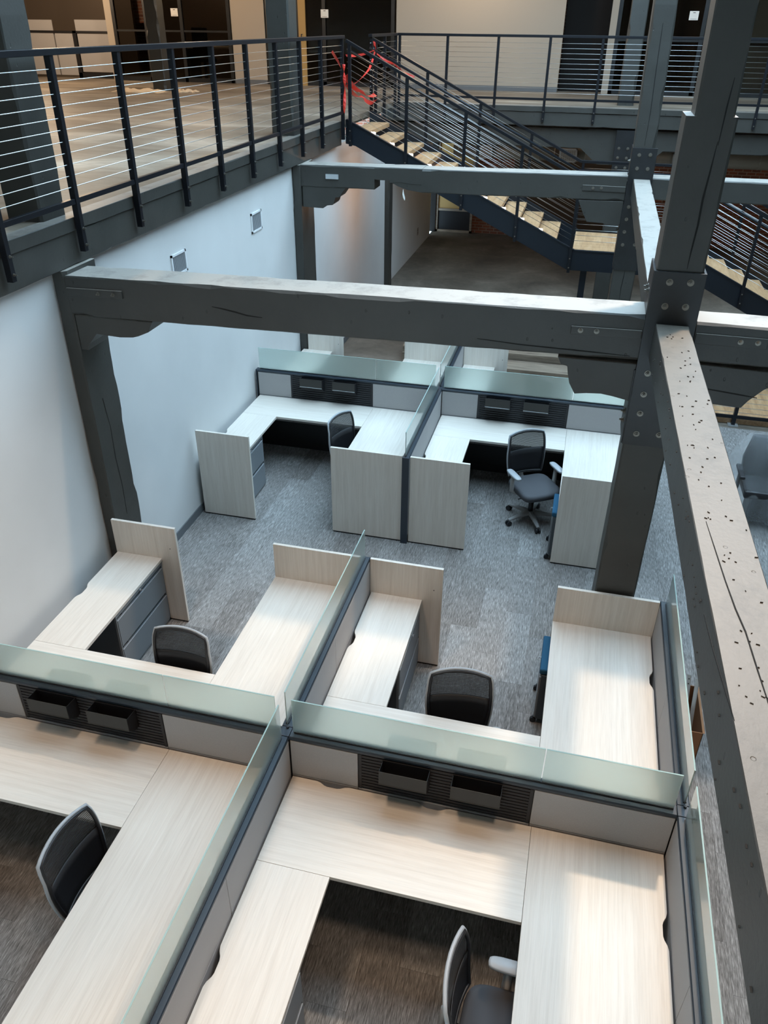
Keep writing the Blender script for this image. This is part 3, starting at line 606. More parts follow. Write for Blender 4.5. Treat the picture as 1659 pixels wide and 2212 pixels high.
def lane(xa, xb, ya, yb, label, far_end=None, gl=1, seams=None):
    root = empty('partition', ((xa+xb)/2, (ya+yb)/2, 0), label, 'partition', None)
    obj('core', bx(xa+.013, xb-.013, ya, yb, 0, 1.056), BLACK, root)
    obj('top_cap', MB().prism([(xa+.002, 1.060), (xa, 1.066), (xa, 1.080), (xa+.006, PZ), (xb-.006, PZ), (xb, 1.080), (xb, 1.066), (xb-.002, 1.060)], 'y', ya, yb), CAP, root, bevel=.001)
    q = [ya+.003]+(seams or [(ya+yb)/2])+[yb-.003]
    for i in range(len(q)-1):
        for face, sg in ((xa, -1), (xb, 1)):
            tile(root, 'fabric_tile', 'y', q[i]+.002, q[i+1]-.002, face, sg, .742, 1.056, FAB); tile(root, 'fabric_tile', 'y', q[i]+.002, q[i+1]-.002, face, sg, .11, .736, FAB)
    obj('base_trim', bx(xa+.006, xb-.006, ya, yb, 0, .10), BLACK, root)
    if far_end is not None:
        lo, hi = sorted((far_end, far_end+(.012 if far_end > (ya+yb)/2 else -.012))); obj('end_trim', bx(xa, xb, lo, hi, .0, PZ), CAP, root, bevel=.002)
    if gl:
        xc = (xa+xb)/2+(-.008 if gl == 1 else .008)
        obj('glass_gasket', bx(xc-.010, xc+.010, ya+.02, yb-.02, PZ-.002, PZ+.008), BLACK, root)
        glass(root, 'y', ya+.015, yb-.010, xc)
    return root
def hub(x0, x1, y0, y1, label):
    root = empty('connector_post', ((x0+x1)/2, (y0+y1)/2, 0), label, 'post')
    obj('post_body', bx(x0, x1, y0, y1, 0, 1.062), BLACK, root); obj('post_cap', bx(x0+.002, x1-.002, y0+.002, y1-.002, 1.062, PZ+.001), CAP, root, bevel=.003)
    obj('glass_clip', MB().tube([((x0+x1)/2+.008, y1-.012, PZ), ((x0+x1)/2+.008, y1-.012, PZ+.014)], .009, 10), BLACK, root)
XA, XB = .058, 2.530        # inner left x of the two near modules
L1, L2 = (2.449, 2.526), (4.921, 4.998)
S1 = (.003, .086)
# near cluster: spine split at the hubs
spine(-.055, L1[0]-.002, *S1, [XA], 'near partition along the left pair, slatted tile and two trays, meets the wall', slat=(1, 0))
spine(L1[1]+.002, L2[0]-.002, *S1, [XB], 'near partition in the centre with slatted tile and two trays', slat=(1, 0))
hub(L1[0], L1[1], *S1, 'connector post where four near glass screens meet'); hub(L2[0], L2[1], *S1, 'connector post at the right end of the near centre partition')
lane(*L1, S1[1]+.002, 2.060, 'partition with frosted glass running up between the two near back desks', 2.060, 1, [1.03])
lane(*L1, -2.35, S1[0]-.002, 'partition with frosted glass running to the bottom edge between near desks', None, 1, [-.995])
lane(*L2, S1[1]+.002, 2.060, 'right hand partition of near cluster, back half, beside the aisle', 2.060, 2, [1.04])
lane(*L2, -2.35, S1[0]-.002, 'right hand partition of near cluster, front half, bottom right', None, 2, [-.965])
desk(XA, .090, 1, 1.953, .655, 'near u-shaped desk by the left wall with file cabinet at its end', left_n=(.68,))
desk(XB, .090, 1, 1.953, .655, 'near u-shaped desk in the centre, behind the glass, toward the columns', left_n=(.65,), main_n=(1.42,))
desk(XA, -.001, -1, 1.953, .647, 'foreground desk cut by left edge, chair at its right wing', bridge_n=(.28,), left_n=(.62,))
desk(XB, -.001, -1, 1.953, .647, 'largest foreground desk in bottom centre', bridge_n=(.28, .95), left_n=(.64,), main_n=(.49,))
# middle cluster
XC, XD = -.006, 2.466
L3, L4 = (2.384, 2.461), (4.856, 4.933)
S2 = (5.829, 5.912)
spine(XC-.012, L3[0]-.002, *S2, [XC], 'middle partition with slatted tile on the left, next to the wall', slat=(1, 0))
obj_l = tag(obj('end_trim', bx(XC-.030, XC-.014, *S2, 0, PZ), CAP, None, bevel=.002), 'thin dark end trim at the wall end of the middle partition', 'trim')
spine(L3[1]+.002, L4[0]-.002, *S2, [XD], 'middle partition with slatted tile, right half, behind the column', slat=(1, 0))
hub(L3[0], L3[1], *S2, 'connector post of the middle cluster where its screens meet'); hub(L4[0], L4[1], *S2, 'connector post of the middle cluster hidden behind the column')
lane(*L3, 3.925, S2[0]-.002, 'partition between the two middle desks with green edged glass', 3.925, 1, [4.9])
lane(*L4, 3.925, S2[0]-.002, 'right end partition of the middle cluster behind the column', 3.925, 0, [4.9])
lane(*L3, S2[1]+.002, 7.655, 'partition between the two farthest desks', 7.655, 1, [6.8])
desk(XC, 5.828, -1, 1.852, .598, 'middle u-shaped desk beside the white wall', left_n=(.6,), GL=.638)
desk(XD, 5.828, -1, 1.852, .598, 'middle u-shaped desk with turned chair and blue cushioned pedestal', left_n=(.6,), main_n=(.5,), GL=.638)
desk(XC, 5.914, 1, 1.715, .62, 'farthest desk seen over the glass, left of pair', leftoff=.085)
desk(XD, 5.914, 1, 1.715, .62, 'farthest desk seen over the glass, right of pair')

# ------------------------------------------------------------------ desk trays on the slats
def tray(x0, x1, y, label):
    r = empty('desk_tray', ((x0+x1)/2, y, .95), label, 'tray', 'trays hung on the slatted tiles'); d = .115
    obj('front_plate', bx(x0, x1, y-d, y-d+.004, .962, 1.076), BIN, r, bevel=.006)
    m = MB(); m.prism([(y-d+.004, .962), (y-.04, .900), (y-.003, .900), (y-.003, .904), (y-.04, .904), (y-d+.006, .966)], 'x', x0, x1)
    q = [(y-d+.004, .966), (y-d+.004, 1.070), (y-.003, 1.056), (y-.003, .904), (y-.04, .904)]
    m.prism(q, 'x', x0, x0+.003).prism(q, 'x', x1-.003, x1)
    m.box(x0, x1, y-.006, y-.002, .904, 1.054)
    obj('tray_body', m, BLACK, r)
    obj('bottom_lip', MB().tube([(x0, y-d, .964), (x1, y-d, .964)], .0035, 6), ALU if y > 3 else BIN, r)
    return r
for x, lab in ((XB+.622, 'left tray of the two on the near centre slatted tile'), (XB+1.072, 'right tray of the two on the near centre slatted tile')): tray(x, x+.305, S1[0], lab)
for x, lab in ((XA+.622, 'left tray of the two by the left edge of the picture'), (XA+1.072, 'right tray of the two by the left edge of the picture')): tray(x, x+.305, S1[0], lab)
for x, lab in ((XC+.62, 'left tray on the middle slatted tile near the wall'), (XC+1.06, 'right tray on the middle slatted tile near the wall')): tray(x, x+.30, S2[0], lab)
for x, lab in ((XD+.56, 'left tray on the middle slatted tile nearer the column'), (XD+1.03, 'right tray on the middle slatted tile nearer the column')): tray(x, x+.305, S2[0], lab)

# ------------------------------------------------------------------ file cabinets under the returns (fronts face +x)
def cabinet(xf, y0, y1, label, key=True):
    r = empty('file_cabinet', (xf-.2, (y0+y1)/2, 0), label, 'cabinet', 'lateral file cabinets')
    obj('case', bx(xf-.42, xf-.022, y0, y1, .03, .702), CABD, r, bevel=.002)
    obj('face_frame', MB().box(xf-.022, xf-.004, y0, y1, .668, .702).box(xf-.022, xf-.004, y0, y0+.012, .03, .668).box(xf-.022, xf-.004, y1-.012, y1, .03, .668).box(xf-.022, xf-.004, y0, y1, .03, .05), CAB, r)
    for z0, z1 in ((.355, .664), (.052, .345)):
        dr = obj('drawer', bx(xf-.020, xf, y0+.014, y1-.014, z0, z1-.026), CAB, r, bevel=.002)
        obj('finger_pull', MB().prism([(xf-.020, z1-.004), (xf-.004, z1-.004), (xf-.012, z1-.020), (xf-.020, z1-.020)], 'y', y0+.10, y1-.06), CABD, dr)
        obj('pull_lip', bx(xf-.003, xf+.0015, y0+.014, y1-.014, z1-.028, z1-.0255), CGREY, dr)
    yc = (y0+y1)/2
    if key:
        k = obj('lock', MB().tube([(xf-.006, yc, .680), (xf+.006, yc, .680)], .011, 12), ALU, r)
        obj('key', MB().box(xf+.006, xf+.022, yc-.001, yc+.001, .674, .686).tube([(xf+.022, yc-.012, .680), (xf+.027, yc, .690), (xf+.022, yc+.012, .680), (xf+.020, yc+.008, .655)], .0022, 6), ALU, k)
    return r
cabinet(.518, 1.212, 2.035, 'grey file cabinet with keys under near left desk, two drawers')
cabinet(2.985, 1.232, 2.038, 'grey file cabinet under the near centre desk beside its end panel')
cabinet(.452, 3.985, 4.76, 'grey file cabinet under the middle desk beside the white wall')
cabinet(2.985, -1.94, -1.148, 'grey file cabinet at bottom edge under the largest foreground desk')
cabinet(2.924, 3.985, 4.76, 'grey file cabinet behind the end panel of the middle right desk')

# ------------------------------------------------------------------ mobile pedestals with blue cushions (fronts face -x)
def pedestal(xf, y0, y1, label):
    r = empty('mobile_pedestal', (xf+.28, (y0+y1)/2, 0), label, 'pedestal', 'mobile pedestals with blue cushions')
    obj('case', bx(xf+.014, xf+.55, y0, y1, .07, .555), CABD, r, bevel=.003)
    for z0, z1 in ((.08, .36), (.37, .53)): obj('drawer', bx(xf, xf+.014, y0+.004, y1-.004, z0, z1), CAB, r, bevel=.002)
    obj('cushion', bx(xf-.004, xf+.55, y0+.004, y1-.004, .556, .612), BLUE, r, bevel=.014, seg=3)
    for cx in (xf+.02, xf+.50):
        for cy in (y0+.03, y1-.03):
            c = obj('caster', MB().tube([(cx-.018-.004, cy-.012, .026), (cx-.018-.004, cy+.012, .026)], .026, 14), BLACK, r, smooth=False)
            obj('caster_hood', MB().tube([(cx-.018, cy, .05), (cx-.018, cy, .072)], .010, 8), BLACK, c)
    k = obj('lock', MB().tube([(xf-.006, (y0+y1)/2, .545), (xf, (y0+y1)/2, .545)], .009, 10), ALU, r)
    obj('key', MB().box(xf-.022, xf-.006, (y0+y1)/2-.001, (y0+y1)/2+.001, .540, .550).tube([(xf-.022, (y0+y1)/2-.01, .545), (xf-.028, (y0+y1)/2, .52), (xf-.022, (y0+y1)/2+.01, .50)], .002, 6), ALU, k)
pedestal(4.065, 1.56, 2.0, 'mobile pedestal with blue cushion under the near centre desk, right wing')
pedestal(4.005, 3.995, 4.42, 'mobile pedestal with blue cushion beside the turned chair')

# ------------------------------------------------------------------ task chairs (front = +y)
def sm(t): return t*t*(3-2*t)
def back_pt(u, t):
    """u -1..1 across, t 0..1 up: slightly reclined, wrapped backrest"""
    z = .515+.485*t; z += .030*(1-u*u)*sm(max(0, (t-.7)/.3))
    hw = .205+.035*math.sin(PI*min(1, t*.85+.05)) if t < .8 else .222+.012*(1-t)/.2
    y = -.215-.055*t-.020*math.sin(PI*t)*-1-.035*(1-u*u)
    y += -.03*math.sin(PI*min(1, t*1.3))*.6
    return Vector((u*hw, y, z))
def chair_parts():
    root = empty('task_chair', (0,0,0))
    # seat: contoured cushion
    rings = []
    prof = [(-.012, .84), (.004, .95), (.040, 1.0), (.066, .975), (.080, .87)]
    for dz, k in prof:
        ring = []
        for i in range(28):
            a = 2*PI*i/28; ex = .42; cx = math.copysign(abs(math.cos(a))**ex, math.cos(a)); cy = math.copysign(abs(math.sin(a))**ex, math.sin(a))
            x = .252*k*cx; y = .02+.245*k*cy; z = .415+dz-(.022 if cy > .55 else 0)*max(0, (cy-.55)/.45)
            ring.append((x, y, z))
        rings.append(ring)
    obj('seat', MB().loft(rings), SEATM, root, smooth=True, bevel=0)
    obj('seat_pan', bx(-.17, .17, -.15, .17, .385, .418), BLACK, root, bevel=.01)
    # backrest frame: rim loop, grey outside and black inside
    N = 12; loop = [(-1, i/N) for i in range(N+1)]+[(-.8+.2*i*1.0, 1) for i in range(9)]+[(1, 1-i/N) for i in range(N+1)]+[(.8-.2*i, 0) for i in range(9)]
    pts = []
    for u, t in loop:
        if abs(u) == 1 and t > .93: u *= .975
        pts.append(back_pt(u, t))
    pts.append(pts[0])
    def rim(inset, dy, r):
        c = Vector((0, -.25, .76)); return MB().tube([p+(Vector((c.x, p.y, c.z))-p).normalized()*inset+Vector((0, dy, 0)) for p in pts], r, 8, cap=False)
    obj('back_frame', rim(0, -.006, .0115), CGREY, root, smooth=True); obj('inner_frame', rim(.014, .005, .012), BLACK, root, smooth=True)
    # mesh sheet
    mb = MB(); nu, nt = 10, 14
    for j in range(nt+1):
        for i in range(nu+1): mb.v.append(tuple(back_pt((-1+2*i/nu)*.96, .02+.955*j/nt)))
    for j in range(nt):
        for i in range(nu): a = j*(nu+1)+i; mb.f.append((a, a+1, a+nu+2, a+nu+1))
    obj('back_mesh', mb, MESH, root, smooth=True)
    # lumbar pad behind the mesh
    mb = MB()
    for j in range(5):
        for i in range(nu+1): mb.v.append(tuple(back_pt((-1+2*i/nu)*.94, .02+.60*j/4)+Vector((0, .004, 0))))
    for j in range(4):
        for i in range(nu): a = j*(nu+1)+i; mb.f.append((a, a+1, a+nu+2, a+nu+1))
    o = obj('lumbar_panel', mb, BLACK, root, smooth=True); so = o.modifiers.new('solid', 'SOLIDIFY'); so.thickness = .006
    obj('back_support', MB().tube([(0, -.12, .39), (0, -.25, .40), (0, -.305, .46), (0, -.31, .60)], [.028, .03, .026, .018], 10), CGR2, root, smooth=True)
    for s in (-1, 1):
        obj('back_arm', MB().tube([(s*.04, -.30, .50), (s*.14, -.285, .54), (s*.205, -.235, .60)], [.018, .014, .011], 8), CGR2, root, smooth=True)
        ap = obj('armrest', MB().loft([[(s*.275+.040*k*math.copysign(abs(math.cos(a))**.5, math.cos(a)), .01+.135*k*math.copysign(abs(math.sin(a))**.6, math.sin(a)), z) for a in [2*PI*i/20 for i in range(20)]] for z, k in ((.640, .85), (.648, 1), (.662, 1), (.668, .9))]), CGREY, root, smooth=True)
        obj('arm_post', MB().tube([(s*.275, -.01, .645), (s*.275, -.01, .44), (s*.20, -.01, .395), (s*.10, 0, .39)], [.024, .027, .026, .020], 10), CGR2, ap, smooth=True)
    obj('gas_column', MB().tube([(0, 0, .10), (0, 0, .26)], .030, 14).tube([(0, 0, .26), (0, 0, .40)], .019, 12), BLACK, root, smooth=True)
    obj('tilt_lever', MB().tube([(.08, .06, .385), (.20, .09, .375), (.235, .09, .372)], .006, 6), BLACK, root, smooth=True)
    base = empty('base', (0,0,0)); base.parent = root
    obj('hub', MB().tube([(0, 0, .075), (0, 0, .125)], [.05, .038], 16), CGR2, base, smooth=True)
    for k in range(5):
        a = 2*PI*k/5; c, s = math.cos(a), math.sin(a); px, py = -s, c; rings = []
        for r, hw, zt, zb in ((.03, .032, .128, .078), (.15, .027, .114, .076), (.27, .021, .094, .070), (.305, .017, .086, .068)):
            rings.append([(r*c+px*q*hw, r*s+py*q*hw, z) for q, z in ((-.8, zb), (.8, zb), (1, zt-.008), (.6, zt), (-.6, zt), (-1, zt-.008))])
        leg = obj('leg', MB().loft(rings), CGR2, base)
        x, y = .300*c, .300*s
        m = MB()
        for q in (-1, 1): m.tube([(x+px*q*.007, y+py*q*.007, .031), (x+px*q*.028, y+py*q*.028, .031)], .031, 14)
        m.tube([(x, y, .03), (x, y, .072)], .008, 8)
        obj('caster', m, BLACK, base, local=True)
    return root, base
proto, base0 = chair_parts()
def place_chair(x, y, deg, base_deg, label, first=[True]):
    """deg: direction the sitter would face"""
    if first[0]: r = proto; first[0] = False
    else: r = copy_tree(proto)
    r.location = (x, y, 0); r.rotation_euler = (0, 0, math.radians(deg-90))
    for ch in r.children:
        if ch.type == 'EMPTY': ch.rotation_euler = (0, 0, math.radians(base_deg-(deg-90)))
    tag(r, label, 'chair', 'mesh back task chairs'); return r
place_chair(3.755, 4.79, -57, 149, 'mesh back task chair turned diagonally, whole chair visible, at middle right desk')
place_chair(1.66, 4.78, -21, 165, 'mesh back task chair tucked sideways at the middle desk by the wall')
place_chair(1.335, .57, -91, 20, 'mesh back task chair facing camera at the near left desk')
place_chair(3.545, .66, -81, 40, 'mesh back task chair facing camera at the near centre desk')
place_chair(1.76, -.96, -4, 60, 'mesh back task chair pushed under the left foreground desk')
place_chair(4.08, -1.14, -2, 143, 'mesh back task chair half hidden under desk at the bottom edge')

# ================================================================== SMALL THINGS ON THE GROUND FLOOR
r = empty('wall_grille', (-.06, 4.17, 2.88), 'square white wall grille nearer the front beam', 'vent', 'grilles in the white wall')
def grille(root, y0, y1, z0, z1):
    obj('frame', MB().box(-.064, -.048, y0, y0+.022, z0, z1).box(-.064, -.048, y1-.022, y1, z0, z1).box(-.064, -.048, y0, y1, z0, z0+.022).box(-.064, -.048, y0, y1, z1-.022, z1), WHITEP, root)
    obj('dark_backing', bx(-.0635, -.061, y0+.022, y1-.022, z0+.022, z1-.022), GREYB, root)
    n = 16
    m = MB()
    for k in range(n):
        yy = y0+.026+(y1-y0-.052)*k/(n-1); m.box(-.061, -.053, yy-.0025, yy+.0025, z0+.02, z1-.02)
    tag(obj('fins', m, CGREY, root), kind='stuff')
grille(r, 4.01, 4.33, 2.765, 2.985)
r = empty('wall_grille', (-.06, 6.28, 2.87), 'square white wall grille farther along, toward the stair', 'vent', 'grilles in the white wall'); grille(r, 6.115, 6.445, 2.752, 2.985)
r = empty('power_outlet', (-.205, 17.15, .45), 'small electrical outlet on the far stretch of left wall', 'outlet')
obj('plate', bx(-.21, -.204, 17.10, 17.22, .36, .54), OUT, r, bevel=.002); obj('socket', bx(-.204, -.2025, 17.13, 17.19, .40, .44), INK, r); obj('socket', bx(-.204, -.2025, 17.13, 17.19, .46, .50), INK, r)
# door at the end of the ground floor
r = empty('door_1', (.35, 19.4, 0), kind='structure'); r['label'] = 'ochre door with black glazed lower panel behind the stair'
obj('door_leaf', MB().box(-.10, .80, 19.38, 19.42, .62, 2.6), DOORY, r); obj('door_frame', MB().box(-.16, -.10, 19.34, 19.44, 0, 2.7).box(.80, .86, 19.34, 19.44, 0, 2.7).box(-.16, .86, 19.34, 19.44, 0, .06).box(-.10, .80, 19.36, 19.44, .56, .62), RAWW, r)
obj('lower_panel', bx(-.10, .80, 19.39, 19.41, .06, .56), BLACK, r)
struct('wall_far_left_return', bx(-.9, -.16, 19.30, 19.45, 0, 3.33), DARKW, 'black wall strip left of the ochre door')
struct('wall_far_panel', bx(1.9, 4.6, 19.3, 19.45, 0, 3.33), TAUPE, 'brown partition beyond the ochre door')
# ducts and supply grilles below the far loft
for x0, x1, lab in ((1.0, 3.1, 'round duct below the far loft, left run'), (3.2, 9.6, 'long round duct with bands below the far loft')):
    r = empty('round_duct', ((x0+x1)/2, 14.9, 2.72), lab, 'duct'); obj('pipe', MB().tube([(x0, 14.9, 2.72), (x1, 14.9, 2.72)], .17, 20), DUCT, r, smooth=True)
    for q in (x0+.3, x1-.3): obj('hanger', MB().box(q, q+.03, 14.895, 14.905, 2.88, 3.36), DUCT, r)
    k = x0+.1
    while k < x1: obj('band', MB().tube([(k, 14.9, 2.72), (k+.02, 14.9, 2.72)], .176, 20), DUCT, r); k += .42
for x0, x1, lab in ((1.60, 1.85, 'white square duct grille seen through stair cables'), (3.22, 3.57, 'white square duct grille under the far stair rail corner'), (5.42, 5.75, 'white square duct grille beside the tallest column')):
    r = empty('duct_grille', ((x0+x1)/2, 14.5, 2.72), lab, 'vent', 'grilles on the round duct')
    obj('frame', MB().box(x0, x1, 14.48, 14.50, 2.59, 2.615).box(x0, x1, 14.48, 14.50, 2.82, 2.845).box(x0, x0+.025, 14.48, 14.50, 2.59, 2.845).box(x1-.025, x1, 14.48, 14.50, 2.59, 2.845), WHITEP, r)
    obj('collar', bx(x0+.01, x1-.01, 14.50, 14.732, 2.60, 2.835), DUCT, r)
    m = MB()
    for k in range(8): q = x0+.03+(x1-x0-.06)*k/7; m.box(q-.003, q+.003, 14.485, 14.495, 2.61, 2.825); m.box(x0+.02, x1-.02, 14.485, 14.495, 2.62+.028*k-.003, 2.62+.028*k+.003)
    tag(obj('lattice', m, WHITEP, r), kind='stuff')
# lumber behind the farthest desks
def stack(name, label, cat, items, mat, loc):
    r = empty(name, loc, label, cat)
    for nm, b in items: obj(nm, MB().box(*b), mat, r, bevel=.004)
    return r
stack('lumber_stack', 'stack of long brown boards behind the farthest right desk', 'lumber', [('board', (2.6, 4.9, 8.55, 8.85, 0, .14)), ('board', (2.65, 4.9, 8.9, 9.3, 0, .24)), ('board', (2.6, 4.9, 9.35, 9.55, 0, .34)), ('board', (2.7, 4.9, 9.6, 9.7, 0, .40))], RAWW, (3.7, 9.1, 0))
r = empty('wooden_pallet', (1.45, 9.9, 0), 'wooden pallets stacked behind the farthest left desk', 'pallet')
for lv in range(2):
    z = lv*.145
    for yy in (9.42, 9.85, 10.28): obj('runner', bx(1.16, 2.2, yy, yy+.07, z+.018, z+.105), RAWW, r)
    for k in range(6): obj('deck_board', bx(1.16+k*.18, 1.16+k*.18+.11, 9.40, 10.38, z+.105, z+.125), RAWW, r); 
    for k in range(3): obj('deck_board', bx(1.16+k*.46, 1.16+k*.46+.1, 9.40, 10.38, z, z+.018), RAWW, r)
# carton with chair brackets beside the right partition
r = empty('cardboard_box', (5.25, 1.65, 0), 'open brown cardboard box on the carpet beside right partition', 'box')
bxx0, bxx1, by0, by1, bh = 5.13, 5.335, 1.40, 1.92, .40
obj('side_wall', MB().box(bxx0, bxx1, by0, by0+.005, 0, bh).box(bxx0, bxx1, by1-.005, by1, 0, bh).box(bxx0, bxx0+.005, by0, by1, 0, bh).box(bxx1-.005, bxx1, by0, by1, 0, bh), CARD, r); obj('bottom', bx(bxx0, bxx1, by0, by1, 0, .004), CARD, r)
obj('flap', MB().add([(bxx1, by0, bh), (bxx1, by1, bh), (bxx1+.012, by1, bh-.0), (bxx1+.012, by0, bh)], [(0,1,2,3)]), CARD, r)
for k, (xo, lab) in enumerate(((5.235, 'left grey metal bracket standing in the cardboard box'), (5.285, 'right grey metal bracket standing in the cardboard box'))):
    q = empty('metal_bracket', (xo, 1.75, .01), lab, 'bracket', 'brackets in the carton')
    m = MB().bar((xo, 1.50+.02*k, .03), (xo+.01*k, 1.86-.03*k, .56), .028, .004, up=(0,1,0)).bar((xo+.014, 1.50+.02*k, .03), (xo+.014+.01*k, 1.86-.03*k, .56), .003, .02, up=(0,1,0)); obj('angle_bar', m, ALU, q)
    for t in (.90, .96): obj('bolt_hole', MB().tube([(xo+.01*k, 1.50+.36*t-.006, .03+.53*t), (xo+.01*k, 1.50+.36*t-.012, .03+.53*t-.002)], .005, 8), BLACK, q)
# low railing at the edge of the carpet, right
r = empty('floor_railing', (6.8, 8.17, 0), 'low black cable railing at the far right edge of the carpet', 'railing')
obj('curb', bx(5.3, 9.4, 8.22, 8.42, 0, .10), OAK, r); obj('bottom_rail', bx(5.3, 9.4, 8.15, 8.19, .11, .15), RAIL, r); obj('top_rail', bx(5.3, 9.4, 8.145, 8.195, 1.02, 1.06), RAIL, r)
for x in (5.52, 6.43, 7.34, 8.25, 9.16):
    p = obj('post', bx(x-.025, x+.025, 8.14, 8.20, .012, 1.02), RAIL, r); obj('base_plate', bx(x-.07, x+.07, 8.10, 8.24, 0, .012), ALU, p)
for k in range(10): obj('cable', MB().tube([(5.3, 8.17, .20+.078*k), (9.4, 8.17, .20+.078*k)], .0032, 6), CABLE, r)
struct('floor_wood_right', MB().box(5.3, 10.9, 8.42, 9.6, -.15, .06), OAK, 'pale wooden floor behind the low railing')
# office chair wrapped in clear plastic, right edge
r = empty('wrapped_chair', (6.45, 5.7, 0), 'black office chair wrapped in clear plastic at the right edge', 'chair')
obj('backrest', MB().loft([[(6.12+.0*z, 5.62, .40+z*.0), (6.60, 5.62, .40), (6.60, 5.70, .40), (6.12, 5.70, .40)], [(6.10, 5.66, .70), (6.62, 5.66, .70), (6.62, 5.75, .70), (6.10, 5.75, .70)], [(6.16, 5.72, .97), (6.56, 5.72, .97), (6.56, 5.78, .97), (6.16, 5.78, .97)]] if (z:=0) == 0 else []), BLACK, r, bevel=.02)
obj('seat', bx(6.10, 6.62, 5.20, 5.64, .40, .50), BLACK, r, bevel=.03); obj('seat_base', bx(6.2, 6.52, 5.28, 5.56, .07, .40), BLACK, r, bevel=.02)
obj('armrest', bx(6.02, 6.08, 5.24, 5.58, .62, .66), BLACK, r, bevel=.012); obj('armrest', bx(6.64, 6.70, 5.24, 5.58, .62, .66), BLACK, r, bevel=.012)
obj('arm_post', bx(6.035, 6.065, 5.38, 5.44, .3, .62), BLACK, r); obj('arm_post', bx(6.655, 6.685, 5.38, 5.44, .3, .62), BLACK, r)
for k in range(5):
    a = 2*PI*k/5+.3; obj('leg', MB().bar((6.36, 5.42, .09), (6.36+.27*math.cos(a), 5.42+.27*math.sin(a), .06), .04, .03), BLACK, r); obj('caster', MB().tube([(6.36+.28*math.cos(a)-.015, 5.42+.28*math.sin(a), .028), (6.36+.28*math.cos(a)+.015, 5.42+.28*math.sin(a), .028)], .028, 12), BLACK, r)
# draped film: cone-like sheet with folds
R_ = random.Random(9); mb = MB(); nA, nR = 96, 16; A = [R_.uniform(-1, 1) for _ in range(nA)]
for j in range(nR+1):
    t = j/nR; z = 1.0-.96*t**1.25
    for i in range(nA):
        a = 2*PI*i/nA; fold = .030*math.sin(a*9)*t+.012*math.sin(a*17+1)*t
        rx = .24+(.30*t**.8)+fold; ry = .07+(.40*t**.7)+fold
        mb.v.append((6.36+rx*math.cos(a)-.06*t, 5.70-.22*t+ry*math.sin(a), z+.015*math.sin(a*7)*t*(1-t)))
for j in range(nR):
    for i in range(nA): mb.f.append((j*nA+i, j*nA+(i+1) % nA, (j+1)*nA+(i+1) % nA, (j+1)*nA+i))
mb.f.append(tuple(range(nA)))
obj('plastic_wrap', mb, FILM, r, smooth=True)

# ================================================================== LOFT BACKGROUND
YW = 16.95
struct('wall_loft_back_white', bx(-.80, 2.90, YW, YW+.15, FL, 8.4), WALLB, 'broad pale wall across the void above the stair')
struct('baseboard_loft_back', bx(-.80, 2.90, YW-.012, YW, FL, FL+.10), GREYB, 'grey baseboard on the pale wall across the void')
struct('trim_5', bx(3.86, 4.00, YW-.05, YW+.12, FL, 8.4), WALLB, 'narrow pale wall end right of the dark opening')
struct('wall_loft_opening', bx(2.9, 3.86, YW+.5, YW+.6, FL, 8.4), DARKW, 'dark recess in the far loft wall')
struct('wall_loft_far_back', bx(-11.5, 14, 20, 20.2, -.16, 8.6), BRICK, 'brick wall at the very back of the loft')
struct('wall_loft_white_left', MB().box(-4.78, -3.95, YW, YW+.15, FL, 8.4), WALLB, 'pale wall pier between the glass fronts')
struct('baseboard_loft_pier', bx(-4.78, -3.95, YW-.012, YW, FL, FL+.09), GREYB, 'grey baseboard on the pale wall pier')
struct('trim_6', MB().box(-8.05, -7.86, YW, YW+.12, FL, 8.4), WALLB, 'thin pale wall end left of the glass front')
def glazing(n, x0, x1, ms, label, mid=None):
    r = empty('window_%d' % n, ((x0+x1)/2, YW, FL), kind='structure'); r['label'] = label
    for x in ms: obj('mullion', bx(x-.04, x+.04, YW-.02, YW+.06, FL, 8.4), STEEL, r)
    obj('sill_rail', bx(x0, x1, YW-.02, YW+.06, FL, FL+.09), STEEL, r)
    if mid: obj('mid_rail', bx(x0, x1, YW-.01, YW+.05, mid-.02, mid+.02), STEEL, r)
    m = sorted(set([x0]+list(ms)+[x1]))
    for a, b in zip(m, m[1:]):
        if b-a > .15: obj('pane', bx(a+.04, b-.04, YW+.015, YW+.025, FL+.09, 8.4), OFFG, r)
glazing(1, -7.86, -4.78, [-7.82, -6.98, -6.05, -4.84], 'black framed glass office front on the left', 4.75)
glazing(2, -3.95, -.80, [-3.86, -3.15, -2.5, -.88], 'black framed glass office front left of the stair', None)
glazing(3, 4.0, 9.5, [4.04, 4.9, 5.75, 6.62, 8.6], 'black framed glass front on the right', 4.7)
r = empty('door_2', (-3.0, YW-.03, FL), kind='structure'); r['label'] = 'ochre door frame in the glass front'; obj('jamb', bx(-3.10, -2.93, YW-.06, YW-.02, FL, 6.2), DOORY, r); obj('handle', MB().tube([(-3.02, YW-.06, 4.72), (-3.02, YW-.11, 4.72), (-3.02, YW-.11, 4.60)], .012, 8), BLACK, r)
struct('wall_loft_right_pale', bx(6.72, 7.5, YW+.1, YW+.2, FL, 8.4), WALLB, 'pale wall strip at the right edge of the loft')
struct('wall_office_back', MB().box(-7.8, -.9, 18.7, 18.8, FL, 6.9), TAUPE, 'dim back wall inside the glass offices')
struct('wall_office_back_right', MB().box(4.0, 9.5, 18.7, 18.8, FL, 8.4), TAUPE, 'dim back wall inside the right glass office')
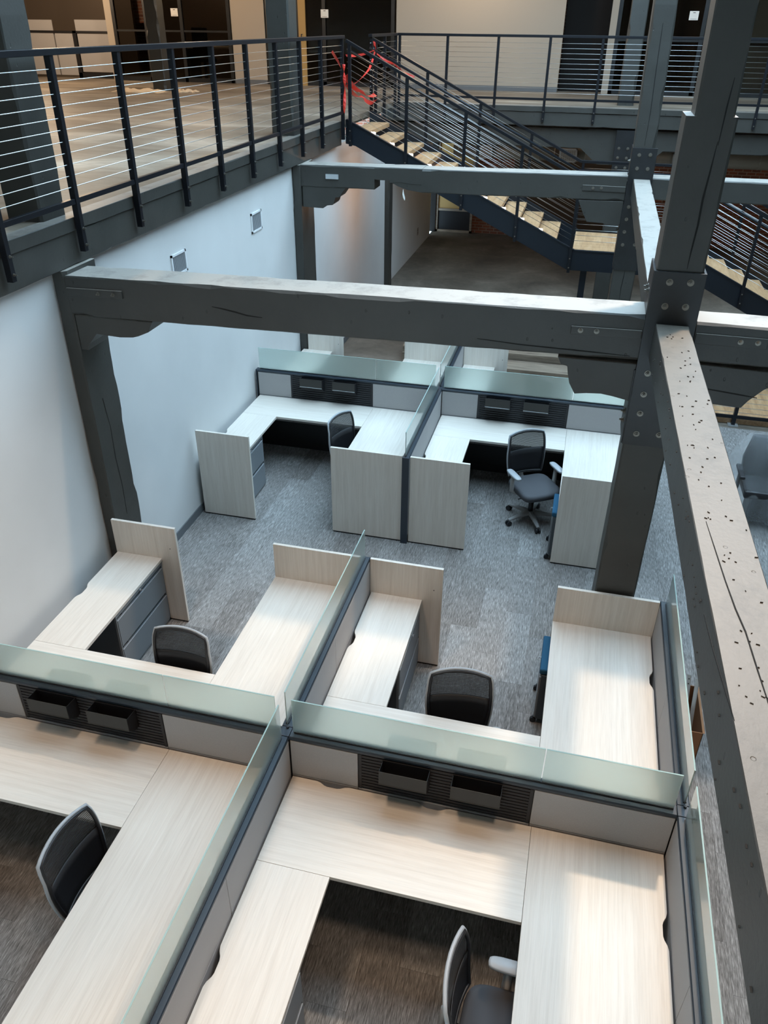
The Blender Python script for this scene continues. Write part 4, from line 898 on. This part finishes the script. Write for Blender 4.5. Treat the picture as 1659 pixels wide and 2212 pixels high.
for x, z, lab in ((-6.19, 5.13, 'white notice on the left glass front'), (-2.47, 5.13, 'white notice on the glass front by the stair top'), (5.52, 5.15, 'white notice on the glass front at upper right')):
    r = empty('notice', (x, YW-.03, z), lab, 'notice', 'white notices on the glass'); obj('sheet', bx(x-.09, x+.09, YW-.035, YW-.030, z-.08, z+.08), NOTICE, r)
    obj('print', MB().box(x-.025, x+.025, YW-.037, YW-.035, z+.045, z+.058), INK, r)
    obj('print', MB().box(x-.06, x+.06, YW-.037, YW-.035, z-.062, z-.056), INK, r)
# desk and chair silhouettes inside the left glass office
r = empty('office_desk', (-5.6, 17.8, FL), 'dim desk behind the left glass front', 'desk'); obj('worktop', bx(-6.3, -5.0, 17.5, 18.2, FL+.70, FL+.74), WALLB, r); obj('leg', bx(-6.28, -6.22, 17.55, 18.15, FL, FL+.70), BLACK, r); obj('leg', bx(-5.08, -5.02, 17.55, 18.15, FL, FL+.70), BLACK, r)
r = empty('side_chair', (-5.75, 17.25, FL), 'dark chair silhouette behind the left glass front', 'chair'); obj('backrest', bx(-5.95, -5.55, 17.2, 17.26, FL+.55, FL+1.15), BLACK, r, bevel=.02); obj('seat', bx(-5.98, -5.52, 17.22, 17.6, FL+.42, FL+.5), BLACK, r, bevel=.02); obj('pedestal', MB().tube([(-5.75, 17.4, FL), (-5.75, 17.4, FL+.42)], .04, 10), BLACK, r)
# cubicle panels at far left of loft
r = empty('loft_partition', (-9.8, 17.4, FL), 'beige cubicle panels with glass tops at the far left of the loft', 'partition')
for a, b in ((-10.75, -9.84), (-9.80, -9.30)): obj('fabric_tile', bx(a, b, 17.38, 17.46, FL+.06, 4.68), FAB, r)
obj('fabric_tile', bx(-9.16, -8.10, 17.38, 17.46, FL+.14, 4.66), FAB, r)
obj('frame', MB().box(-9.28, -9.18, 17.36, 17.48, FL, 4.72).box(-9.28, -8.08, 17.36, 17.48, FL, FL+.12).box(-10.8, -8.08, 17.36, 17.48, 4.67, 4.72), BLACK, r)
obj('glass_top', bx(-10.8, -9.85, 17.41, 17.43, 4.72, 4.95), FAB, r); obj('glass_top', bx(-9.20, -8.10, 17.41, 17.43, 4.72, 4.96), FAB, r)
struct('wall_loft_brick_patch', bx(-8.75, -8.05, 19.2, 19.3, 4.9, 7.0), BRICK, 'lit patch of brick at the back of the loft')
struct('wall_loft_taupe', MB().box(-11.5, -8.4, 18.9, 19.0, FL, 8.4), TAUPE, 'brown wall behind the cubicle panels')
# drop cloth on the loft floor
R_ = random.Random(3)
def cloth(x0, x1, y0, y1, h, label):
    mb = MB(); nx, ny = 22, 10
    for j in range(ny+1):
        for i in range(nx+1):
            u, v = i/nx, j/ny; e = min(u, 1-u, v, 1-v)*4; e = min(1, e)
            x = x0+(x1-x0)*u+R_.uniform(-.02, .02); y = y0+(y1-y0)*v+.10*math.sin(u*9)+R_.uniform(-.02, .02)
            mb.v.append((x, y, FL+.004+h*e*(.35+.65*abs(math.sin(u*13+v*4)))*(.6+.4*R_.random())))
    for j in range(ny):
        for i in range(nx): a = j*(nx+1)+i; mb.f.append((a, a+1, a+nx+2, a+nx+1))
    o = obj('drop_cloth', mb, RAG, smooth=True); so = o.modifiers.new('solid', 'SOLIDIFY'); so.thickness = .003; return tag(o, label, 'cloth', None)
cloth(-6.15, -5.05, 13.45, 13.95, .085, 'crumpled beige drop cloth left of the loft column foot'); cloth(-4.95, -4.45, 13.85, 14.2, .07, 'small bunch of beige drop cloth right of the loft column foot')
